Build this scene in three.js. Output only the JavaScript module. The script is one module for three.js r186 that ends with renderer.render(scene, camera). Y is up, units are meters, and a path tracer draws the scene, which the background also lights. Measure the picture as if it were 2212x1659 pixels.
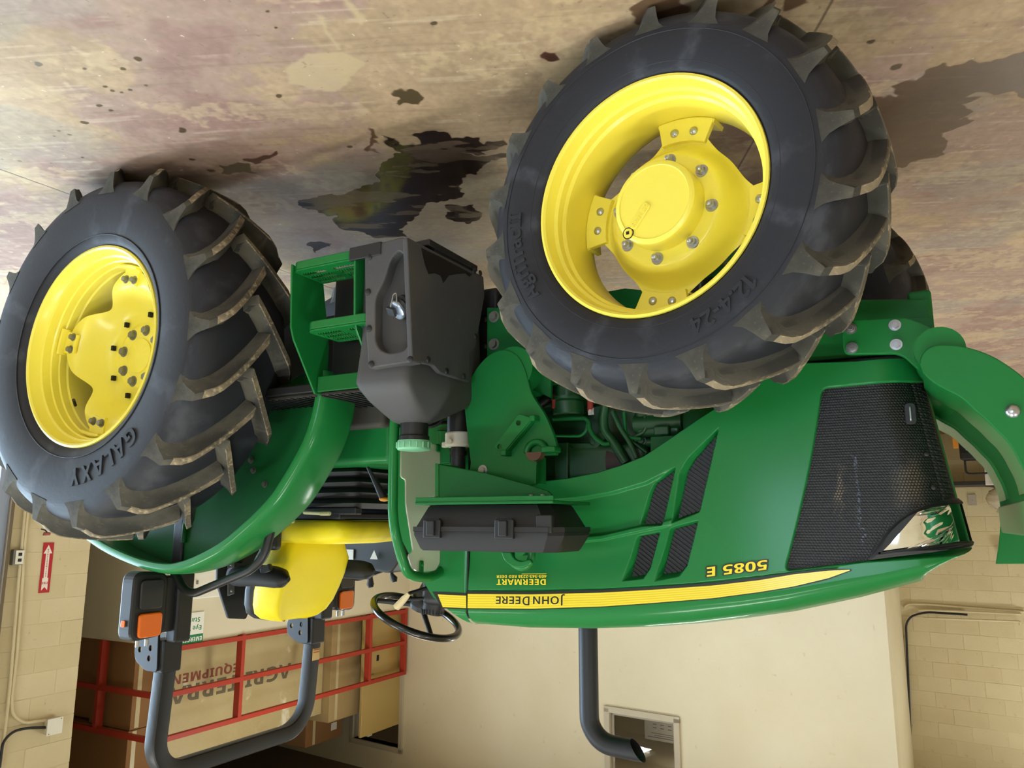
import * as THREE from 'three';
import { RoundedBoxGeometry } from 'three/addons/geometries/RoundedBoxGeometry.js';
import { mergeGeometries, mergeVertices, toCreasedNormals } from 'three/addons/utils/BufferGeometryUtils.js';
import { FontLoader } from 'three/addons/loaders/FontLoader.js';
import { TextGeometry } from 'three/addons/geometries/TextGeometry.js';
import { RectAreaLightUniformsLib } from 'three/addons/lights/RectAreaLightUniformsLib.js';

// ---------------------------------------------------------------- camera (held upside down), sky, exposure
const scene = new THREE.Scene();
const R = Math.PI / 180;
const camera = new THREE.PerspectiveCamera(52.98, 2212 / 1659, 0.05, 80);
{
  const yaw = 28.413 * R, pitch = 10.266 * R, roll = 0.107 * R;
  camera.position.set(-2.7469, 1.3742, 2.6648);
  const f = new THREE.Vector3(Math.sin(yaw) * Math.cos(pitch), -Math.sin(pitch), -Math.cos(yaw) * Math.cos(pitch));
  const r = new THREE.Vector3().crossVectors(f, new THREE.Vector3(0, 1, 0)).normalize(), u = new THREE.Vector3().crossVectors(r, f);
  camera.up.copy(u).multiplyScalar(Math.cos(roll)).addScaledVector(r, -Math.sin(roll)).negate();
  camera.lookAt(camera.position.clone().add(f));
}
const renderer = new THREE.WebGLRenderer({ antialias: true });
renderer.toneMapping = THREE.LinearToneMapping;
renderer.toneMappingExposure = 1.0;
renderer.shadowMap.enabled = true;
RectAreaLightUniformsLib.init();
scene.background = new THREE.Color(0.60, 0.80, 1.0).multiplyScalar(16);   // daylight outside the open overhead door
const LAMP = { color: new THREE.Color(0.97, 1.0, 0.95), power: 56 };           // warm ceiling tubes

// ---------------------------------------------------------------- helpers
const V = (x, y, z) => new THREE.Vector3(x, y, z);
let seed = 7; const rnd = () => { seed = (seed * 1664525 + 1013904223) >>> 0; return seed / 4294967296; };
const clamp = (x, a = 0, b = 1) => Math.min(b, Math.max(a, x)), lerp = (a, b, t) => a + (b - a) * t;
const sstep = (a, b, x) => { const t = clamp((x - a) / (b - a)); return t * t * (3 - 2 * t); };
// value noise on a fixed random lattice, period p (a power of two up to 256)
const LAT = new Float32Array(65536); for (let i = 0; i < 65536; i++) LAT[i] = rnd() * 2 - 1;
function vn(x, y, z = 0, p = 256) {
  const zo = z * 19.37, k = Math.floor(zo) * 977, fx = Math.floor(x), fy = Math.floor(y), m = p - 1;
  let u = x - fx, v = y - fy; u = u * u * (3 - 2 * u); v = v * v * (3 - 2 * v);
  const x0 = fx & m, x1 = (fx + 1) & m, y0 = (fy & m) * 256 + k, y1 = ((fy + 1) & m) * 256 + k;
  const a = LAT[(x0 + y0) & 65535], b = LAT[(x1 + y0) & 65535], c = LAT[(x0 + y1) & 65535], d = LAT[(x1 + y1) & 65535];
  return (a + (b - a) * u + (c - a) * v + (a - b - c + d) * u * v) * 0.62;
}
const noise3 = { noise: (x, y, z) => vn(x, y, z) };
const fbm = (x, y, z = 0, o = 4) => { let s = 0, a = 0.5; for (let i = 0; i < o; i++) { s += a * vn(x, y, z + i * 7.1); const t = x * 1.62 + y * 1.22; y = y * 1.62 - x * 1.22; x = t; a *= 0.5; } return s; };
const used = {};
function numbered(n) { const k = used[n] ?? 0; used[n] = k + 1; return k ? n + '_' + String(k).padStart(3, '0') : n; }
function add(o, name, parent) {
  o.name = parent && parent !== scene ? name : numbered(name);
  (parent ?? scene).add(o);
  o.traverse((c) => { if (c.isMesh) { c.castShadow = true; c.receiveShadow = true; } });
  return o;
}
function mesh(name, geo, mat, parent) { return add(new THREE.Mesh(Array.isArray(geo) ? merge(geo) : geo, mat), name, parent); }
function group(name, parent, x = 0, y = 0, z = 0) { const g = new THREE.Group(); g.position.set(x, y, z); return add(g, name, parent); }
function tag(o, label, category, grp, kind) { o.userData = { label, category }; if (grp) o.userData.group = grp; if (kind) o.userData.kind = kind; return o; }
function struct(o, label) { o.userData.kind = 'structure'; if (label) o.userData.label = label; return o; }
function plain(g) {
  let h = g.index ? g.toNonIndexed() : g.clone();
  if (!h.attributes.normal) h.computeVertexNormals();
  if (!h.attributes.uv) h.setAttribute('uv', new THREE.BufferAttribute(new Float32Array(h.attributes.position.count * 2), 2));
  for (const k of Object.keys(h.attributes)) if (!['position', 'normal', 'uv'].includes(k)) h.deleteAttribute(k);
  h.clearGroups(); return h;
}
function merge(list) { return mergeGeometries(list.map(plain)); }
const move = (g, x, y, z) => g.translate(x, y, z);
function rbox(w, h, d, x = 0, y = 0, z = 0, r = 0.004) { return new RoundedBoxGeometry(w, h, d, 2, Math.min(r, w / 2.01, h / 2.01, d / 2.01)).translate(x, y, z); }
function box(x0, x1, y0, y1, z0, z1) { return uvm(new THREE.BoxGeometry(x1 - x0, y1 - y0, z1 - z0).translate((x0 + x1) / 2, (y0 + y1) / 2, (z0 + z1) / 2)); }
function uvm(g) {   // uv in metres, by the face's main axis
  const p = g.attributes.position, n = g.attributes.normal, uv = new Float32Array(p.count * 2);
  for (let i = 0; i < p.count; i++) {
    const ax = Math.abs(n.getX(i)), ay = Math.abs(n.getY(i)), az = Math.abs(n.getZ(i));
    const c = ay > ax && ay > az ? [p.getX(i), p.getZ(i)] : ax > az ? [p.getZ(i), p.getY(i)] : [p.getX(i), p.getY(i)];
    uv[i * 2] = c[0]; uv[i * 2 + 1] = c[1];
  }
  g.setAttribute('uv', new THREE.BufferAttribute(uv, 2)); return g;
}
function shapeOf(pts, holes = []) {
  const s = new THREE.Shape(pts.map((p) => new THREE.Vector2(p[0], p[1])));
  for (const h of holes) s.holes.push(new THREE.Path(h.map((p) => new THREE.Vector2(p[0], p[1]))));
  return s;
}
// plate with a bevelled edge: outline in x,y, faces at z0 and z1
function plate(pts, z0, z1, bevel = 0.003, holes = []) {
  const b = Math.min(bevel, (z1 - z0) * 0.45);
  return uvm(new THREE.ExtrudeGeometry(shapeOf(pts, holes), { depth: z1 - z0 - 2 * b, bevelEnabled: b > 0, bevelSize: b, bevelThickness: b, bevelOffset: -b, bevelSegments: 2, curveSegments: 8 }).translate(0, 0, z0 + b));
}
// plate whose outline is given in z,y and that has thickness along x
function plateX(pts, x0, x1, bevel = 0.003, holes = []) {
  const f = (a) => a.map(([z, y]) => [-z, y]);
  return plate(f(pts), x0, x1, bevel, holes.map(f)).rotateY(Math.PI / 2);
}
// plate whose outline is given in x,z and that has thickness along y
function plateY(pts, y0, y1, bevel = 0.003, holes = []) {
  const f = (a) => a.map(([x, z]) => [x, -z]);
  return plate(f(pts), y0, y1, bevel, holes.map(f)).rotateX(-Math.PI / 2);
}
function rounded(pts, r, n = 5) {   // round the corners of a polygon
  const out = [];
  for (let i = 0; i < pts.length; i++) {
    const p = pts[i], a = pts[(i + pts.length - 1) % pts.length], b = pts[(i + 1) % pts.length];
    const la = Math.hypot(a[0] - p[0], a[1] - p[1]), lb = Math.hypot(b[0] - p[0], b[1] - p[1]), k = Math.min(p[2] ?? r, la * 0.45, lb * 0.45);
    const A = [p[0] + (a[0] - p[0]) * k / la, p[1] + (a[1] - p[1]) * k / la], B = [p[0] + (b[0] - p[0]) * k / lb, p[1] + (b[1] - p[1]) * k / lb];
    for (let j = 0; j <= n; j++) { const t = j / n, s = 1 - t; out.push([s * s * A[0] + 2 * s * t * p[0] + t * t * B[0], s * s * A[1] + 2 * s * t * p[1] + t * t * B[1]]); }
  }
  return out;
}
function smooth(pts, n = 4, closed = false) {   // spline through 2-D points
  const c = new THREE.CatmullRomCurve3(pts.map((p) => V(p[0], p[1], 0)), closed, 'centripetal');
  return c.getPoints((pts.length - (closed ? 0 : 1)) * n).map((p) => [p.x, p.y]).slice(0, closed ? -1 : undefined);
}
// tube along straight runs with rounded bends
function pipe(pts, r, bend = 0.05, seg = 10, caps = true) {
  const P = pts.map((p) => V(...p)), line = [P[0]];
  for (let i = 1; i + 1 < P.length; i++) {
    const k = Math.min(bend, P[i].distanceTo(P[i - 1]) * 0.48, P[i].distanceTo(P[i + 1]) * 0.48);
    const a = P[i].clone().add(P[i - 1].clone().sub(P[i]).setLength(k)), b = P[i].clone().add(P[i + 1].clone().sub(P[i]).setLength(k));
    for (let j = 0; j <= 7; j++) { const t = j / 7, q = 1 - t; line.push(a.clone().multiplyScalar(q * q).addScaledVector(P[i], 2 * q * t).addScaledVector(b, t * t)); }
  }
  line.push(P[P.length - 1]);
  return sweep(line, (i, t) => r, seg, caps);
}
// round tube through a list of points, its radius given along the way
function sweep(line, rad, seg = 12, caps = true) {
  const n = line.length, tan = line.map((p, i) => line[Math.min(n - 1, i + 1)].clone().sub(line[Math.max(0, i - 1)]).normalize());
  let side = new THREE.Vector3().crossVectors(tan[0], Math.abs(tan[0].y) < 0.9 ? V(0, 1, 0) : V(1, 0, 0)).normalize();
  const pos = [], nor = [], uv = [], idx = []; let run = 0;
  for (let i = 0; i < n; i++) {
    if (i) run += line[i].distanceTo(line[i - 1]);
    side.addScaledVector(tan[i], -side.dot(tan[i])).normalize();
    const up = new THREE.Vector3().crossVectors(tan[i], side), r = rad(i, i / (n - 1));
    for (let j = 0; j <= seg; j++) { const a = j / seg * 2 * Math.PI, d = side.clone().multiplyScalar(Math.cos(a)).addScaledVector(up, Math.sin(a)); pos.push(line[i].x + d.x * r, line[i].y + d.y * r, line[i].z + d.z * r); nor.push(d.x, d.y, d.z); uv.push(j / seg * r * 6.3, run); }
  }
  for (let i = 0; i + 1 < n; i++) for (let j = 0; j < seg; j++) { const a = i * (seg + 1) + j, b = a + seg + 1; idx.push(a, a + 1, b, a + 1, b + 1, b); }
  const g = new THREE.BufferGeometry();
  g.setAttribute('position', new THREE.BufferAttribute(new Float32Array(pos), 3)); g.setAttribute('normal', new THREE.BufferAttribute(new Float32Array(nor), 3)); g.setAttribute('uv', new THREE.BufferAttribute(new Float32Array(uv), 2)); g.setIndex(idx);
  return caps ? merge([g, disc(line[0], tan[0].clone().negate(), rad(0, 0), seg), disc(line[n - 1], tan[n - 1], rad(n - 1, 1), seg)]) : g;
}
function disc(at, dir, r, seg = 16) { return new THREE.CircleGeometry(r, seg).applyQuaternion(new THREE.Quaternion().setFromUnitVectors(V(0, 0, 1), dir.clone().normalize())).translate(at.x, at.y, at.z); }
function rod(a, b, r, r2 = r, seg = 16) {
  a = V(...a); b = V(...b);
  const d = b.clone().sub(a), g = new THREE.CylinderGeometry(r2, r, d.length(), seg);
  return g.applyQuaternion(new THREE.Quaternion().setFromUnitVectors(V(0, 1, 0), d.clone().normalize())).translate((a.x + b.x) / 2, (a.y + b.y) / 2, (a.z + b.z) / 2);
}
// round profile: [radius, height] list turned about the axis dir at point at
function turned(profile, at, dir = [0, 1, 0], seg = 32) {
  const g = new THREE.LatheGeometry(profile.map((p) => new THREE.Vector2(Math.max(p[0], 1e-5), p[1])), seg);
  return toCreasedNormals(g, 0.5).applyQuaternion(new THREE.Quaternion().setFromUnitVectors(V(0, 1, 0), V(...dir).normalize())).translate(...at);
}
// hexagon bolt head with washer, standing on a face with normal dir
function bolt(at, dir, r = 0.012, h = 0.009, dome = false) {
  const g = dome
    ? [new THREE.LatheGeometry([[1e-5, h], [r * 0.5, h * 0.93], [r * 0.85, h * 0.6], [r, 0.001], [r, 0]].map((p) => new THREE.Vector2(...p)).reverse(), 18)]
    : [new THREE.CylinderGeometry(r * 0.86, r * 0.9, h, 6).translate(0, h / 2 + 0.002, 0), new THREE.CylinderGeometry(r * 1.25, r * 1.3, 0.003, 20).translate(0, 0.0015, 0), new THREE.CylinderGeometry(r * 0.55, r * 0.62, 0.001, 12).translate(0, h + 0.0022, 0)];
  return merge(g).applyQuaternion(new THREE.Quaternion().setFromUnitVectors(V(0, 1, 0), V(...dir).normalize())).translate(...at);
}
function hull(rings) {   // skin over a stack of closed rings with equal point counts, ends capped with fans
  const n = rings[0].length, pos = [], idx = [];
  for (const r of rings) for (const p of r) pos.push(...p);
  for (let k = 0; k + 1 < rings.length; k++) for (let i = 0; i < n; i++) { const a = k * n + i, b = k * n + (i + 1) % n; idx.push(a, b, a + n, b, b + n, a + n); }
  for (const [k, flip] of [[0, true], [rings.length - 1, false]]) {
    const c = [0, 1, 2].map((q) => rings[k].reduce((s, p) => s + p[q], 0) / n), at = pos.length / 3; pos.push(...c);
    for (let i = 0; i < n; i++) { const a = k * n + i, b = k * n + (i + 1) % n; flip ? idx.push(at, b, a) : idx.push(at, a, b); }
  }
  const g = new THREE.BufferGeometry();
  g.setAttribute('position', new THREE.BufferAttribute(new Float32Array(pos), 3)); g.setIndex(idx); g.computeVertexNormals();
  return g;
}
const soft = (g, a = 0.7) => toCreasedNormals(g, a);
function mirrorZ(g) {
  const h = g.clone().scale(1, 1, -1), ix = h.index;
  if (ix) for (let i = 0; i < ix.count; i += 3) { const a = ix.getX(i); ix.setX(i, ix.getX(i + 1)); ix.setX(i + 1, a); }
  else for (const k of Object.keys(h.attributes)) { const t = h.attributes[k], s = t.itemSize; for (let i = 0; i < t.count; i += 3) for (let c = 0; c < s; c++) { const v = t.array[i * s + c]; t.array[i * s + c] = t.array[(i + 1) * s + c]; t.array[(i + 1) * s + c] = v; } }
  return h;
}
function inside(p, poly) { let c = false; for (let i = 0, j = poly.length - 1; i < poly.length; j = i++) { const a = poly[i], b = poly[j]; if ((a[1] > p[1]) !== (b[1] > p[1]) && p[0] < (b[0] - a[0]) * (p[1] - a[1]) / (b[1] - a[1]) + a[0]) c = !c; } return c; }
function edgeDist(p, poly) { let d = 1e9; for (let i = 0, j = poly.length - 1; i < poly.length; j = i++) { const a = poly[j], b = poly[i], dx = b[0] - a[0], dy = b[1] - a[1], t = clamp(((p[0] - a[0]) * dx + (p[1] - a[1]) * dy) / (dx * dx + dy * dy + 1e-12)); d = Math.min(d, Math.hypot(p[0] - a[0] - t * dx, p[1] - a[1] - t * dy)); } return d; }
function edgeDist2(x, z, poly) {   // distance to the outline, positive inside
  let d = 1e9, c = false;
  for (let i = 0, j = poly.length - 1; i < poly.length; j = i++) {
    const ax = poly[j][0], ay = poly[j][1], bx = poly[i][0], by = poly[i][1], dx = bx - ax, dy = by - ay;
    let t = ((x - ax) * dx + (z - ay) * dy) / (dx * dx + dy * dy + 1e-12); t = t < 0 ? 0 : t > 1 ? 1 : t;
    const ex = x - ax - t * dx, ey = z - ay - t * dy, q = ex * ex + ey * ey;
    if (q < d) d = q;
    if ((by > z) !== (ay > z) && x < (ax - bx) * (z - by) / (ay - by) + bx) c = !c;
  }
  return c ? Math.sqrt(d) : -Math.sqrt(d);
}
const bounds = (poly) => [Math.min(...poly.map((p) => p[0])), Math.max(...poly.map((p) => p[0])), Math.min(...poly.map((p) => p[1])), Math.max(...poly.map((p) => p[1]))];
function interp(pts, x) {   // piecewise value of y at x, pts sorted by x either way
  const q = pts[0][0] < pts[pts.length - 1][0] ? pts : [...pts].reverse();
  if (x <= q[0][0]) return q[0][1];
  for (let i = 1; i < q.length; i++) if (x <= q[i][0]) return lerp(q[i - 1][1], q[i][1], (x - q[i - 1][0]) / (q[i][0] - q[i - 1][0]));
  return q[q.length - 1][1];
}

// ---------------------------------------------------------------- textures
function tex(n, fn, srgb = true, m = n) {   // fn(u, v) returns 0..1 grey or [r, g, b]
  const d = new Uint8Array(n * m * 4);
  for (let y = 0; y < m; y++) for (let x = 0; x < n; x++) {
    const c = fn((x + 0.5) / n, (y + 0.5) / m), o = (y * n + x) * 4;
    for (let k = 0; k < 3; k++) d[o + k] = 255 * clamp(c.length ? c[k] : c);
    d[o + 3] = 255;
  }
  const t = new THREE.DataTexture(d, n, m);
  t.wrapS = t.wrapT = THREE.RepeatWrapping; t.magFilter = THREE.LinearFilter; t.colorSpace = srgb ? THREE.SRGBColorSpace : THREE.NoColorSpace; t.needsUpdate = true;
  return t;
}
function scaled(t, sx, sy = sx) { const c = t.clone(); c.repeat.set(sx, sy); c.needsUpdate = true; return c; }
// noise that wraps over a unit square
const wrapN = (u, v, f, o = 3, z = 0) => { let s = 0, a = 0.5, p = 2 ** Math.round(Math.log2(f)); for (let i = 0; i < o && p <= 256; i++, p *= 2, a *= 0.5) s += a * vn(u * p, v * p, z + i * 3.3, p); return s; };
const mixc = (a, b, t) => [0, 1, 2].map((k) => lerp(a[k], b[k], t));
const hex = (h) => [(h >> 16 & 255) / 255, (h >> 8 & 255) / 255, (h & 255) / 255];
const grain = tex(512, (u, v) => 0.5 + 0.5 * wrapN(u, v, 40, 3), false);
const grainFine = tex(512, (u, v) => 0.5 + 0.6 * wrapN(u, v, 120, 2, 4), false);
const patchy = tex(512, (u, v) => 0.5 + 0.8 * wrapN(u, v, 5, 5, 9), false);
const std = (color, o = {}) => new THREE.MeshStandardMaterial({ color, roughness: 0.6, ...o });
const phys = (color, o = {}) => new THREE.MeshPhysicalMaterial({ color, roughness: 0.5, ...o });
const M = {};
M.green = phys(0x0f7434, { roughness: 0.55, clearcoat: 0.3, clearcoatRoughness: 0.16, specularIntensity: 0.5 });
M.greenSatin = phys(0x0d652c, { roughness: 0.55, clearcoat: 0.12, clearcoatRoughness: 0.3, specularIntensity: 0.5 });
M.yellow = phys(0xf8e856, { roughness: 0.45, clearcoat: 0.4, clearcoatRoughness: 0.2 });
M.vinyl = std(0xf4e012, { roughness: 0.55, bumpMap: scaled(grainFine, 3), bumpScale: 0.0004 });
M.rubber = std(0xffffff, { roughness: 0.62, map: tex(1024, (u, v) => { const d = sstep(0.02, 0.4, wrapN(u, v, 6, 5, 2)), s = sstep(0.28, 0.5, wrapN(u, v, 60, 2, 5)); return mixc(hex(0x1a1d26), hex(0x44474f), clamp(d * 0.75 + s * 0.4)); }), bumpMap: scaled(grain, 2), bumpScale: 0.0006 });
M.lug = std(0xffffff, { roughness: 0.8, map: tex(1024, (u, v) => { const d = sstep(-0.1, 0.35, wrapN(u, v, 5, 5, 12)), s = sstep(0.2, 0.45, wrapN(u, v, 50, 3, 15)); return mixc(mixc(hex(0x33332f), hex(0x5d5a50), d), hex(0x8f8268), s * 0.3); }), bumpMap: scaled(grain, 2), bumpScale: 0.0012 });
M.crest = std(0xffffff, { roughness: .9, map: tex(512, (u, v) => { const d = sstep(-.15, .35, wrapN(u, v, 6, 4, 80)), s = sstep(.0, .4, wrapN(u, v, 70, 3, 81)); return mixc(mixc(hex(0x5a5346), hex(0x8d8069), d), hex(0xc4b28e), s * .7); }), bumpMap: scaled(grain, 2), bumpScale: .0015 });
M.black = std(0x1b1c1f, { roughness: 0.5 });
M.blackRough = std(0x141518, { roughness: 0.62, bumpMap: scaled(grainFine, 6), bumpScale: 0.0003 });
M.dark = std(0x0b0c0d, { roughness: 0.8 });
M.tank = std(0xffffff, { roughness: 0.56, map: tex(512, (u, v) => { const s = sstep(0.2, 0.5, wrapN(u, v * 0.4, 24, 3, 20)), d = sstep(0, 0.4, wrapN(u, v, 5, 4, 21)); return mixc(mixc(hex(0x46464a), hex(0x525150), d), hex(0x7d7662), s * 0.5); }), bumpMap: scaled(grainFine, 5), bumpScale: 0.0003 });
M.rops = std(0x0e0f12, { roughness: 0.46, metalness: 0.0, bumpMap: scaled(grainFine, 6), bumpScale: 0.0002 });
M.steel = std(0xb9bcc2, { roughness: 0.3, metalness: 0.9 });
M.steelDull = std(0x8b8b84, { roughness: 0.5, metalness: 0.75 });
M.chrome = std(0xf2f4f7, { roughness: 0.06, metalness: 1 });
M.amber = phys(0xe86a08, { roughness: 0.2, clearcoat: 1, clearcoatRoughness: 0.05 });
M.clear = phys(0xffffff, { roughness: 0.02, transmission: 1, thickness: 0 });
M.poly = phys(0xf0ece0, { roughness: 0.3, transmission: 0.62, thickness: 0, clearcoat: 0.5 });
M.white = std(0xe9e6da, { roughness: 0.5 });
M.red = std(0xa8321f, { roughness: 0.5 });
M.engine = phys(0x0f4a22, { roughness: 0.5, clearcoat: 0.3, clearcoatRoughness: 0.3 });
const font = await new FontLoader().loadAsync('fonts/droid/droid_sans_bold.typeface.json');


// ---------------------------------------------------------------- floor: worn painted concrete, wet patches where the photograph has them
const wet = [
  { k: 'brown', p: [[-2.662,.078],[-2.736,.039],[-2.739,.115],[-2.794,.11],[-2.812,.15],[-2.865,.18],[-2.891,.143],[-2.963,.15],[-3.015,.122],[-3.091,.158],[-3.116,.145],[-3.147,-.196],[-3.096,-.154],[-3.097,-.103],[-3.027,-.104],[-2.965,-.058],[-2.932,-.067],[-2.984,-.108],[-2.917,-.113],[-2.981,-.19],[-2.936,-.209],[-2.984,-.264],[-2.926,-.294],[-2.884,-.318],[-2.903,-.394],[-2.891,-.491],[-2.813,-.485],[-2.751,-.545],[-2.726,-.551],[-2.67,-.39]] },
  { k: 'dark', p: [[-1.115,.618],[-1.126,.579],[-1.121,.549],[-1.193,.51],[-1.223,.538],[-1.23,.572],[-1.263,.57],[-1.323,.543],[-1.345,.51],[-1.34,.475],[-1.415,.446],[-1.406,.412],[-1.476,.391],[-1.453,.359],[-1.387,.361],[-1.366,.325],[-1.308,.38],[-1.361,.316],[-1.44,.286],[-1.429,.256],[-1.34,.279],[-1.256,.197],[-1.185,.182],[-1.122,.132],[-1.072,.042],[-1.028,.035],[-.898,.042],[-.797,-.052],[-.708,-.075],[-.601,-.222],[-.451,-.161],[-.4,.018],[-.468,.141],[-.446,.202],[-.395,.263],[-.415,.332],[-.561,.345],[-.648,.298],[-.726,.315],[-.851,.319],[-.88,.372],[-.944,.429],[-.974,.475],[-1.046,.473],[-1.093,.495],[-1.09,.531]] },
  { k: 'olive', p: [[-1.315,.843],[-1.345,.848],[-1.396,.816],[-1.393,.775],[-1.367,.756],[-1.304,.768],[-1.283,.757],[-1.271,.78],[-1.303,.801]] },
  { k: 'olive', p: [[-.427,.744],[-.503,.691],[-.487,.616],[-.432,.638],[-.363,.682]] },
  { k: 'maroon', p: [[-.519,.731],[-.593,.704],[-.677,.707],[-.653,.683],[-.538,.671],[-.506,.72]] },
  { k: 'brown', p: [[-2.136,.852],[-2.188,.91],[-2.275,.863],[-2.269,.789],[-2.226,.767],[-2.177,.766],[-2.13,.772]] },
  { k: 'brown', p: [[-2.4,.697],[-2.449,.719],[-2.467,.76],[-2.563,.709],[-2.547,.666],[-2.517,.656],[-2.486,.707],[-2.442,.679]] },
  { k: 'maroon', p: [[-1.825,.785],[-1.841,.785],[-1.863,.769],[-1.851,.744],[-1.833,.746],[-1.823,.763]] },
  { k: 'dark', p: [[-.96,-.007],[-1.098,-.066],[-1.018,-.223],[-.939,-.216],[-.893,-.121]] },
  { k: 'dark', p: [[-.086,-.066],[-.179,-.076],[-.235,-.126],[-.135,-.134],[-.053,-.176]] },
  { k: 'brown', p: [[-1.105,.686],[-1.115,.67],[-1.072,.586],[-1.02,.534],[-.998,.546],[-1.049,.598]] },
];
const drops = [[[-.754,1.347], .03], [[-.507,.991], .035], [[-.974,.997], .03], [[-.4,1.237], .018], [[-.405,1.198], .018], [[-.525,1.299], .013], [[-.524,1.273], .016], [[-.543,1.253], .013], [[-.579,1.249], .014], [[-.646,1.243], .016], [[-.666,1.337], .017], [[-.561,1.393], .012], [[-.25,1.191], .022], [[-.114,1.198], .012], [[-.125,1.162], .015], [[-.063,1.183], .01], [[.008,1.107], .01], [[.291,1.169], .016], [[.247,1.128], .012], [[.157,1.062], .01], [[.005,1.033], .012], [[-1.263,1.322], .014], [[-1.227,1.26], .012], [[-.952,.616], .018], [[-1.632,1.065], .02], [[-2.756,.22], .03], [[-2.697,.398], .02], [[-.458,1.476], .022], [[-.35,.822], .02], [[-.332,.719], .03]];
function floorTextures(N, S, X0, Z0) {
  const colD = new Uint8Array(N * N * 4), rghD = new Uint8Array(N * N * 4), bmpD = new Uint8Array(N * N * 4);
  const widen = (p) => { const b = bounds(p); return [b[0] - .06, b[1] + .06, b[2] - .06, b[3] + .06]; };
  const tan = hex(0xb89e80), tan2 = hex(0xa58d70), pink = hex(0xa0857c), maroon = hex(0x8c6a62), pale = hex(0xc2ad88), grey = hex(0x9c9488), spot = hex(0x4a3b30), chip = hex(0xe9dcc4), oil = hex(0x4b3d2c);
  const kinds = { brown: [hex(0x6d4f3b), .3, .34], dark: [hex(0x2c2220), .88, .1], olive: [hex(0x52462f), .8, .4], maroon: [hex(0x47241d), .8, .35] };
  const cream = [[[-1.215,1.135],[-1.32,1.087],[-1.355,1.005],[-1.267,.966],[-1.147,.917],[-1.098,.975],[-1.057,1.039],[-1.11,1.099]], [[-1.443,1.164],[-1.48,1.182],[-1.478,1.272],[-1.464,1.287]], [[-1.365,1.252],[-1.38,1.236],[-1.348,1.174],[-1.321,1.096],[-1.313,1.1],[-1.326,1.17]]].map((p) => ({ p, b: widen(p) }));
  const pools = wet.map((w) => ({ p: w.p, b: widen(w.p), c: kinds[w.k][0], dens: kinds[w.k][1], rough: kinds[w.k][2], holes: w.k === 'dark' }));
  const cut = (p, q) => { const l = Math.hypot(q[0] - p[0], q[1] - p[1]); return [p[0], p[1], (q[0] - p[0]) / l, (q[1] - p[1]) / l]; };
  const joints = [cut([.386,1.126], [.372,.863]), cut([-2.621,.643], [-2.57,.54])];
  const damp = [[-.178,.526],[-.779,.561],[-1.154,.475],[-1.502,.389],[-.459,-1.286],[.336,-.451]];
  const c = new Float64Array(3);
  const blend = (to, t) => { if (t > 0) { c[0] += (to[0] - c[0]) * t; c[1] += (to[1] - c[1]) * t; c[2] += (to[2] - c[2]) * t; } };
  const signed = (x, z, poly) => edgeDist2(x, z, poly);
  function texel(x, z, o) {
    const wx = .22 * fbm(x * 2.3, z * 2.3, 21, 3), wz = .22 * fbm(x * 2.3, z * 2.3, 25, 3), al = .88 * x + .475 * z, ac = .88 * z - .475 * x;
    const big = fbm((x + wx) * 1.25, (z + wz) * 1.25, 1, 6), mid = fbm(x * 5.2, z * 5.2, 5, 5), streak = fbm(al * 2.2 + mid * .5, ac * 6.5, 9, 5), fine = fbm(x * 30, z * 30, 3, 3), speck = vn(x * 90, z * 90, 2);
    const scr = fbm(al * 3.5 + mid, ac * 60 + al * 6, 17, 2), sandy = fbm(x * 60, z * 60, 19, 2);
    c[0] = tan[0]; c[1] = tan[1]; c[2] = tan[2];
    blend(tan2, clamp(.5 + mid * 1.6 + fine * .5));
    const cover = big + .35 * mid + .22 * streak + .12 * fine;
    blend(pink, .72 * sstep(-.03, .07, cover + .03 - .10 * clamp(x + 2.0, -1, .9)) * (.8 + .5 * clamp(sandy + .3)));
    blend(maroon, .5 * sstep(.09, .19, cover + .10 * streak - .07 * clamp(x + 1.7, -1, 1.2)));
    blend(pale, .5 * sstep(.08, .2, streak + .45 * fine - .25 * big));
    blend(grey, .45 * sstep(.10, .2, fbm(x * 1.7 + 5, z * 2.4, 13, 5)));
    blend(chip, .22 * sstep(.16, .26, scr) * sstep(-.02, .12, mid));
    blend(spot, .10 * sstep(.17, .27, -scr - .1 * mid));
    for (let k = 0; k < 3; k++) c[k] *= 1 + .14 * sandy + .10 * fine;
    let bump = .5 + .25 * fine + .1 * streak, rough = .62 + .25 * mid;
    for (let n = 0; n < cream.length; n++) { const q = cream[n]; if (x > q.b[0] && x < q.b[1] && z > q.b[2] && z < q.b[3]) blend(pale, .75 * sstep(-.006, .012, signed(x + .03 * mid, z + .03 * fine, q.p) + .01 * fine)); }
    if (speck > .52) blend(spot, .3 * sstep(.52, .62, speck));
    if (vn(x * 55 + 3, z * 55, 8) > .6) blend(chip, .8);
    { const d = signed(x + .12 * mid, z + .1 * streak, damp), t = sstep(-.04, .06, d); if (t > 0) { rough = lerp(rough, .28 + .12 * fine, t * .85); c[0] *= 1 - .16 * t; c[1] *= 1 - .15 * t; c[2] *= 1 - .12 * t; bump = lerp(bump, .5, .5 * t); } }
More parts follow.
